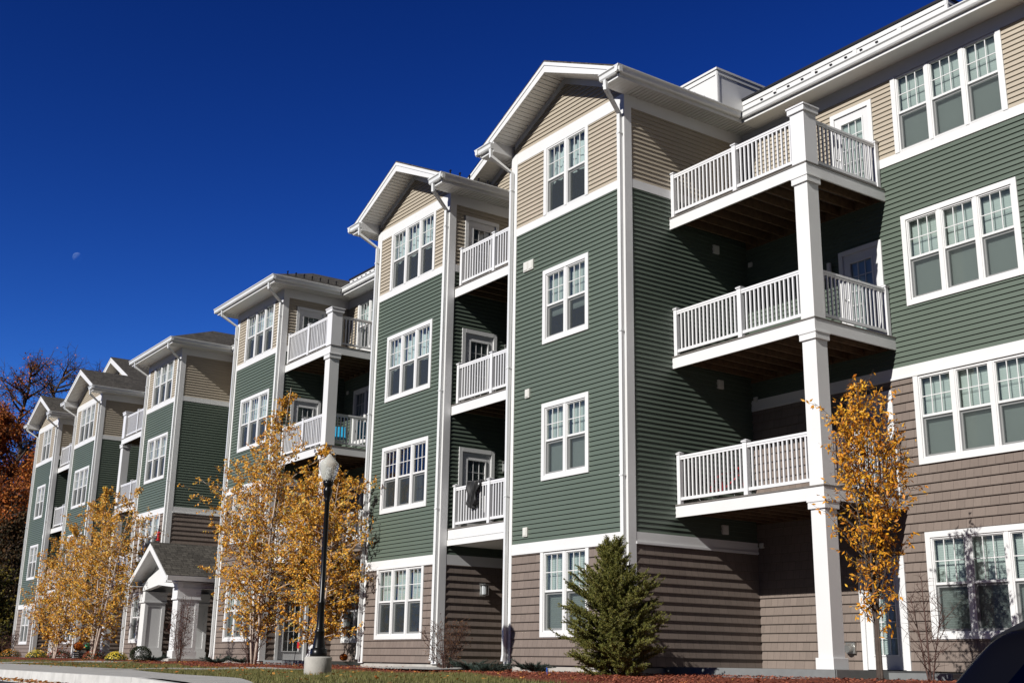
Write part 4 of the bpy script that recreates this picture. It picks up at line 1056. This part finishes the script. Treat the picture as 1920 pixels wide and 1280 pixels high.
big_tree(-59, .4, 5.0, 2.2, leaf_mat("yellow_green_leaf", [(.10, .12, .03), (.28, .20, .03), (.05, .07, .02)], .3), "small yellow-green sapling in front of the dark wood", 1.6, .0, .2, 30)

# ------------------------------------------------------------------ lamp post
lx, ly = -3.12, -4.98; lz = GZ(lx, ly)-.02
LP = thing("street_lamp", (lx, ly, lz), "black post lamp with acorn glass globe on a round concrete base", "street lamp")
f_ = MB(False); f_.smooth = False; f_.lathe([(.255, -.3), (.255, .33), (.245, .352), (.2, .36)], (0, 0, 0), 40); o = f_.build("base", M['conc'], LP); o.data.polygons.foreach_set("use_smooth", [len(p.vertices) == 4 and abs(p.normal.z) < .5 for p in o.data.polygons])
pz = .36; pm = MB(False); pm.smooth = True
pm.lathe([(.155, 0), (.16, .03), (.155, .14), (.125, .15), (.12, .17), (.098, .30), (.082, .42), (.092, .44), (.092, .475), (.078, .485), (.078, .52), (.07, .54), (.062, .95), (.068, .97), (.068, 1.0), (.052, 1.02), (.05, 2.0), (.046, 2.88), (.056, 2.90), (.056, 2.94), (.05, 2.96), (.07, 3.02), (.088, 3.08), (.088, 3.13), (.06, 3.17), (.075, 3.2), (.1, 3.22), (.1, 3.29), (.07, 3.30)], (0, 0, pz), 32)
pm.build("post", mat("black_gloss_post", (.006, .006, .006), .3, .1, 5, spec=.3), LP)
for k in range(4):
    b = MB(False); b.tube([(.13*math.cos(k*1.57+.4), .13*math.sin(k*1.57+.4), pz+.12), (.13*math.cos(k*1.57+.4), .13*math.sin(k*1.57+.4), pz+.17)], .014, 6); b.build("bolt", M['black'], LP)
gmat, nt, p = nmat("ribbed_clear_globe"); p.inputs["Base Color"].default_value = (.86, .86, .80, 1); p.inputs["Roughness"].default_value = .25; p.inputs["Transmission Weight"].default_value = .5; p.inputs["IOR"].default_value = 1.2; p.inputs["Specular IOR Level"].default_value = .6
tc = N(nt, "ShaderNodeTexCoord"); wv = N(nt, "ShaderNodeTexNoise"); wv.inputs["Scale"].default_value = 14; nt.links.new(tc.outputs["Object"], wv.inputs["Vector"]); b = N(nt, "ShaderNodeBump"); b.inputs["Strength"].default_value = .25; b.inputs["Distance"].default_value = .01; nt.links.new(wv.outputs["Fac"], b.inputs["Height"]); nt.links.new(b.outputs[0], p.inputs["Normal"])
gl = MB(False); gl.smooth = True; gl.lathe([(.095, 0), (.115, .03), (.155, .14), (.185, .25), (.188, .32), (.18, .345), (.135, .40), (.095, .445), (.062, .475), (.045, .505), (.03, .52), (.005, .54)], (0, 0, pz+3.295), 48); g_ = gl.build("globe", gmat, LP)
sk = MB(False); sk.smooth = True; sk.lathe([(.06, 0), (.06, .11), (.045, .12), (.045, .13), (.05, .2), (.04, .25), (.01, .27)], (0, 0, pz+3.3), 20); sk.build("bulb", M['lampglass'], LP)

# ------------------------------------------------------------------ car
def suv(loc, rz):
    T = thing("parked_car", loc, "black sport utility vehicle with roof rails, cut off at the lower right corner", "car", rz=rz)
    paint = mat("black_car_paint", (.003, .003, .004), .22, .05, 2, spec=.22); dg = glass_mat("dark_car_glass", (.02, .025, .03), ior=1.45, boost=.8)
    L = 4.65
    # stations: x, ztop, half width low, half width at top
    stn = [(0.0, .80, .80, .78), (.03, .98, .88, .84), (.12, 1.12, .91, .85), (.30, 1.30, .92, .80), (.46, 1.50, .92, .77), (.62, 1.66, .92, .74), (.70, 1.725, .92, .72), (.85, 1.75, .93, .71), (1.3, 1.745, .93, .69), (2.0, 1.75, .93, .68), (2.6, 1.70, .93, .67), (2.9, 1.60, .93, .68), (3.2, 1.38, .93, .72), (3.5, 1.16, .93, .82), (3.65, 1.08, .93, .84), (4.1, 1.03, .91, .80), (4.45, .93, .85, .74), (4.6, .80, .76, .66), (4.65, .62, .70, .60)]
    mb = MB(False); rows = []
    for x, zt, wl, wt in stn:
        belt = min(1.08, zt-.04)
        pr = [(0, .22), (wl*.8, .22), (wl*.97, .34), (wl, .55), (wl*1.0, .80), (wl*.985, belt), (wl*.95 if zt > 1.15 else wt*1.0, belt+.03 if zt > 1.15 else zt-.02), (wt+.03, zt-.09 if zt > 1.2 else zt-.012), (wt-.04, zt-.02), (wt*.6, zt), (0, zt+.008)]
        ring = [(x, -y, z) for y, z in pr]+[(x, y, z) for y, z in reversed(pr[1:-1])]
        rows.append(len(mb.v)); mb.v += ring; nr = len(ring)
    for a, b in zip(rows[:-1], rows[1:]):
        for k in range(nr): mb.f.append((a+k, b+k, b+(k+1) % nr, a+(k+1) % nr)); mb.mi.append(0)
    mb.f.append(tuple(rows[0]+k for k in range(nr))); mb.f.append(tuple(rows[-1]+k for k in reversed(range(nr)))); mb.mi += [0, 0]
    mb.smooth = True; bo = mb.build("body", paint, T)
    sb = bo.modifiers.new("smooth", 'SUBSURF'); sb.levels = 2; sb.render_levels = 2
    def sidewin(pts, nm="side_window"):
        for s in (-1, 1):
            w = MB(False); q = [(x, s*y, z) for x, y, z in pts]; w.poly(q if s < 0 else q[::-1]); w.build(nm, dg, T)
    wy = lambda z: .93-(z-1.08)*.27
    def wp(x, z): return (x, wy(z)+.012, z)
    sidewin([wp(.62, 1.18), wp(1.35, 1.14), wp(1.35, 1.56), wp(.95, 1.56)]); sidewin([wp(1.42, 1.14), wp(2.2, 1.13), wp(2.2, 1.59), wp(1.42, 1.59)]); sidewin([wp(2.27, 1.13), wp(3.15, 1.13), wp(2.75, 1.56), wp(2.27, 1.59)])
    w = MB(False); w.poly([(.24, -.68, 1.24), (.56, -.60, 1.56), (.56, .60, 1.56), (.24, .68, 1.24)][::-1]); w.v = [(x-.02, y, z+.01) for x, y, z in w.v]; w.build("rear_window", dg, T)
    w = MB(False); w.poly([(3.47, -.72, 1.21), (3.47, .72, 1.21), (2.74, .6, 1.70), (2.74, -.6, 1.70)]); w.build("windscreen", dg, T)
    sp = MB(False); sp.prism([(.60, 1.63), (.62, 1.665), (.85, 1.765), (1.2, 1.785), (1.2, 1.73), (.85, 1.71)], 'y', -.66, .66); sp.build("spoiler", M['black'], T, bevel=.012)
    for s in (-1, 1):
        r = MB(False); r.smooth = True; r.tube([(1.1, s*.66, 1.72), (1.18, s*.665, 1.78), (1.4, s*.67, 1.80), (2.2, s*.67, 1.80), (2.5, s*.665, 1.77), (2.65, s*.66, 1.71)], .02, 8); r.build("roof_rail", M['black'], T)
        t_ = MB(False); t_.prism([(.0, .86), (.12, .84), (.2, 1.08), (.1, 1.14)], 'y', s*.70, s*.93); t_.build("tail_light", mat("red_lens", (.25, .01, .01), .2, .02), T, bevel=.01)
        h_ = MB(False); h_.prism([(4.2, .80), (4.52, .74), (4.5, .86), (4.15, .95)], 'y', s*.62, s*.86); h_.build("headlight", mat("clear_lens", (.6, .6, .62), .1, .02), T, bevel=.01)
        mi = MB(False); mi.box(2.95, 3.1, s*.95, s*1.13, 1.12, 1.27); mi.build("mirror", paint, T, bevel=.03)
        for xh in (1.3, 2.2):
            d = MB(False); d.box(xh-.1, xh+.08, s*.935, s*.965, .93, .96); d.build("door_handle", M['black'], T)
        for xw in (.85, 3.75):
            ty = MB(False); ty.smooth = True; ty.lathe([(.2, -.11), (.33, -.11), (.365, -.07), (.365, .07), (.33, .11), (.2, .11)], (0, 0, 0), 28); ty.v = [(x, z, y) for x, y, z in ty.v]
            o = ty.build("wheel", mat("tyre_rubber", (.015, .015, .015), .8, .1), T, loc=(xw, s*.83, .365))
            rm = MB(False); rm.lathe([(.21, -.02), (.225, .06), (.2, .1), (.08, .085), (.06, .1), (.02, .1)], (0, 0, 0), 20); rm.v = [(x, s*z, y) for x, y, z in rm.v]; rm.build("rim", M['steel'], o)
suv((12.66, -8.0, lot(12.6)-.03), math.radians(2))

# ------------------------------------------------------------------ small things on and around the building
M['blackcloth'] = mat("black_cloth", (.012, .012, .013), .6, .3, 20)
def jacket():
    mb = MB(False); mb.smooth = True; nx, nz = 16, 22
    for side in (-1, 1):
        b = len(mb.v)
        for i in range(nx+1):
            for j in range(nz+1):
                u = i/nx; t = j/nz; w = .46*(1-.30*t if side < 0 else 1-.1*t)+.05*math.sin(t*9)
                if side > 0 and t > .6: t = .6
                x = (u-.5)*w*1.15-.06*t; z = -t*.66*(1-.25*abs(u-.6)); y = side*(.06+.045*math.sin(u*13+t*3)+.025*math.sin(u*23+t*7))*(.95+t*.4)
                mb.v.append((x, y, z+.02+.02*math.sin(u*9)))
        for i in range(nx):
            for j in range(nz): a = b+i*(nz+1)+j; mb.f.append((a, a+1, a+nz+2, a+nz+1) if side < 0 else (a, a+nz+1, a+nz+2, a+1)); mb.mi.append(0)
    o = mb.build("jacket", M['blackcloth'], None, loc=(-5.88, .282, 4.20)); s_ = o.modifiers.new("thick", 'SOLIDIFY'); s_.thickness = .012
    tag(o, "black jacket draped over the second-floor recessed balcony rail", "jacket")
jacket()
def chair(name, loc, rz, fr_mat, seat_mat, label, cat="chair"):
    T = thing(name, loc, label, cat, rz=rz)
    for s in (-1, 1):
        for pts in ([(s*.25, -.22, 0), (s*.25, .22, .45)], [(s*.25, .22, 0), (s*.25, -.22, .45)], [(s*.25, .2, .42), (s*.25, .34, .88)], [(s*.25, -.22, .45), (s*.28, -.24, .62), (s*.28, .24, .62)]):
            l = MB(False); l.tube(pts, .012, 8); l.build("leg" if pts[0][2] == 0 else "arm" if len(pts) == 3 else "back_frame", fr_mat, T)
    st = MB(False); st.prism([(-.22, .44), (.0, .425), (.22, .44), (.22, .455), (0, .44), (-.22, .455)], 'x', -.24, .24); st.build("seat", seat_mat, T)
    b = MB(False); b.prism([(.215, .47), (.34, .88), (.352, .876), (.227, .466)], 'x', -.24, .24); b.build("backrest", seat_mat, T)
BL = mat("turquoise_fabric", (.02, .42, .72), .7, .05); RD = mat("red_paint", (.50, .015, .02), .4, .05)
zz3 = (DK[2]-Z0)*S; zz2 = (DK[1]-Z0)*S; zz4 = (DK[3]-Z0)*S
chair("folding_chair", (-15.1, 1.15, zz3), math.radians(70), M['black'], BL, "turquoise folding chair behind the balcony rail above the middle birch")
chair("folding_chair", (-14.5, 1.75, zz3+.0), math.radians(-120), M['black'], BL, "second turquoise chair, nearly hidden beside the wall")
def bicycle(loc, rz):
    T = thing("bicycle", loc, "red bicycle parked behind the second-floor balcony rail on the right", "bicycle", rz=rz)
    for x in (-.42, .42):
        w = MB(False); w.smooth = True; n = 32
        ring = [(x+.27*math.cos(k*2*math.pi/n), 0, .28+.27*math.sin(k*2*math.pi/n)) for k in range(n+1)]; w.tube(ring, .016, 6, False); wo = w.build("wheel", M['black'], T)
        s = MB(False)
        for k in range(12): a = k*math.pi/6; s.tube([(x, 0, .28), (x+.26*math.cos(a), 0, .28+.26*math.sin(a))], .0018, 3)
        s.build("spokes", M['steel'], wo)
    f = MB(False); f.smooth = True
    for a, b in (((-.42, .28), (-.08, .28)), ((-.42, .28), (-.15, .60)), ((-.08, .28), (-.15, .66)), ((-.15, .6), (.3, .62)), ((-.08, .28), (.32, .55)), ((.42, .28), (.28, .70))): f.tube([(a[0], 0, a[1]), (b[0], 0, b[1])], .016, 8)
    f.build("frame", RD, T)
    h = MB(False); h.tube([(.22, -.24, .78), (.28, 0, .72), (.22, .24, .78)], .012, 8); h.build("handlebar", M['black'], T)
    s = MB(False); s.prism([(-.28, .70), (-.27, .74), (-.05, .72), (-.05, .70)], 'y', -.06, .06); s.build("saddle", M['black'], T)
bicycle((.85, 1.85, zz2), math.radians(12))
def pumpkin(name, x, y, z, r, label, cat="pumpkin"):
    T = thing(name, (x, y, z), label, cat); b = MB(False); b.smooth = True; n = 40; m_ = 14
    for j in range(m_+1):
        ph = math.pi*j/m_
        for k in range(n): a = k*2*math.pi/n; q = r*math.sin(ph)*(1-.09*abs(math.sin(a*4.5)))+.002; b.v.append((q*math.cos(a), q*math.sin(a), r*.82*(1-math.cos(ph))-.0*r))
    for j in range(m_):
        for k in range(n): b.f.append((j*n+k, (j+1)*n+k, (j+1)*n+(k+1) % n, j*n+(k+1) % n)[::-1]); b.mi.append(0)
    b.build("fruit", mat("pumpkin_skin", (.72, .16, .01), .45, .12, 8), T); s = MB(False); s.tube([(0, 0, r*1.58), (.01, 0, r*1.85), (.03, .01, r*2.0)], [.02, .014, .018], 6); s.build("stem", M['wood'], T)
pumpkin("pumpkin", -15.15, 1.75, .01, .13, "orange pumpkin on the middle patio behind the birch")
cr = MB(False)
for a in range(4): cr.box(-.2, .2, -.2, -.18, a*.08+.01, a*.08+.07); cr.box(-.2, .2, .18, .2, a*.08+.01, a*.08+.07); cr.box(-.2, -.18, -.18, .18, a*.08+.01, a*.08+.07); cr.box(.18, .2, -.18, .18, a*.08+.01, a*.08+.07)
for sx in (-.18, .165):
    for sy in (-.18, .165): cr.box(sx, sx+.015, sy, sy+.015, 0, .33)
cr.box(-.2, .2, -.2, .2, .33, .345)
o = cr.build("wooden_crate", M['patio'], None, loc=(-34.9, -.6, GZ(-34.9, -.6)+.02)); tag(o, "small grey slatted crate holding up the far pumpkin", "crate")
pumpkin("pumpkin", -34.9, -.6, GZ(-34.9, -.6)+.37, .22, "large orange pumpkin on a grey crate at the far left")
gb_ = MB(False); gb_.smooth = True; gb_.lathe([(.13*math.sin(math.pi*j/12)+.001, .13*(1-math.cos(math.pi*j/12))) for j in range(13)], (0, 0, .42), 28)
T = thing("garden_globe", (-34.1+.6, -.6, GZ(-34, -.6)), "shiny green glass garden globe on a stand, left of the porch", "garden ornament"); gb_.build("globe", mat("green_glass", (.08, .55, .25), .15, .05), T)
ps = MB(False); ps.lathe([(.12, 0), (.12, .03), (.04, .06), (.03, .3), (.06, .38), (.08, .42)], (0, 0, 0), 16); ps.build("stand", M['black'], T)
def flag(name, loc, h, w, fh, mt, label, cat, tilt=.15):
    T = thing(name, loc, label, cat); s = MB(False); s.tube([(0, 0, -.05), (tilt*h, 0, h)], .004 if h < .4 else .008, 6); s.build("stake", M['black'], T)
    f = MB(False); nn = 6
    for k in range(nn): a, b = k/nn, (k+1)/nn; f.poly([(tilt*h+a*w, .02*math.sin(a*5), h-fh-.05*a), (tilt*h+b*w, .02*math.sin(b*5), h-fh-.05*b), (tilt*h+b*w, .02*math.sin(b*5), h-.05*b), (tilt*h+a*w, .02*math.sin(a*5), h-.05*a)])
    o = f.build("flag", mt, T); m_ = o.modifiers.new("t", 'SOLIDIFY'); m_.thickness = .003
flag("garden_flag", (-13.2, -.8, GZ(-13.2, -.8)), .68, .18, .17, RD, "small red garden flag on a dark stake behind the middle birch", "flag", .3)
flag("marker_flag", (.02, -2.0, GZ(0, -2)+.03), .16, .07, .075, mat("blue_plastic", (.02, .10, .45), .5, .05), "tiny blue marker flag in the mulch left of the spruce", "flag", -.1)
T = thing("bird_feeder", (-27.3, -.16, 4.32), "small red bird feeder hung beside a far second-floor window", "bird feeder")
b = MB(False); b.lathe([(.07, 0), (.08, .03), (.05, .06), (.05, .25), (.1, .28), (.09, .31), (.01, .36)], (0, 0, 0), 18); b.build("feeder", RD, T); b = MB(False); b.tube([(0, .14, .5), (0, 0, .52), (0, 0, .36)], .006, 6); b.build("hook", M['black'], T)
T = thing("toy_wagon", (.62, 2.2, zz4), "small orange-tan toy cart behind the top right balcony rail", "toy")
b = MB(False); b.box(-.2, .2, -.12, .12, .10, .24); b.build("tray", mat("orange_wood", (.50, .22, .08), .6, .1), T, bevel=.01)
for sx in (-.14, .14):
    for sy in (-.13, .13): w = MB(False); w.tube([(sx, sy-.015, .06), (sx, sy+.015, .06)], .06, 14); w.build("wheel", M['black'], T)

# ------------------------------------------------------------------ moon: only its sunlit side adds to the blue
mdir = Vector((-0.92551, .22184, .30694)); md = 6000; mr_ = 6000*9.4/2196*.87
mm_, nt, p = nmat("moon_surface"); out = nt.nodes["Material Output"]; nt.nodes.remove(p)
df = N(nt, "ShaderNodeBsdfDiffuse"); tc = N(nt, "ShaderNodeTexCoord"); no = N(nt, "ShaderNodeTexNoise"); no.inputs["Scale"].default_value = .035; nt.links.new(tc.outputs["Object"], no.inputs["Vector"])
rp = N(nt, "ShaderNodeValToRGB"); rp.color_ramp.elements[0].position = .4; rp.color_ramp.elements[0].color = (.035, .05, .055, 1); rp.color_ramp.elements[1].position = .6; rp.color_ramp.elements[1].color = (.08, .095, .10, 1); nt.links.new(no.outputs["Fac"], rp.inputs[0]); nt.links.new(rp.outputs[0], df.inputs[0])
tr_ = N(nt, "ShaderNodeBsdfTransparent"); ad = N(nt, "ShaderNodeAddShader"); nt.links.new(df.outputs[0], ad.inputs[0]); nt.links.new(tr_.outputs[0], ad.inputs[1]); nt.links.new(ad.outputs[0], out.inputs[0])
mo = MB(False); mo.smooth = True; mo.lathe([(mr_*math.sin(math.pi/2*j/16)+.01, mr_*math.cos(math.pi/2*j/16)) for j in range(17)], (0, 0, 0), 48)
del mo.f[-2:]; del mo.mi[-2:]
o = mo.build("moon", mm_, None, loc=Vector((17.53, -15.1, .02))+mdir*md); o.rotation_euler = (-mdir).to_track_quat('Z', 'Y').to_euler(); tag(o, "faint half moon in the deep blue sky at left", "moon")
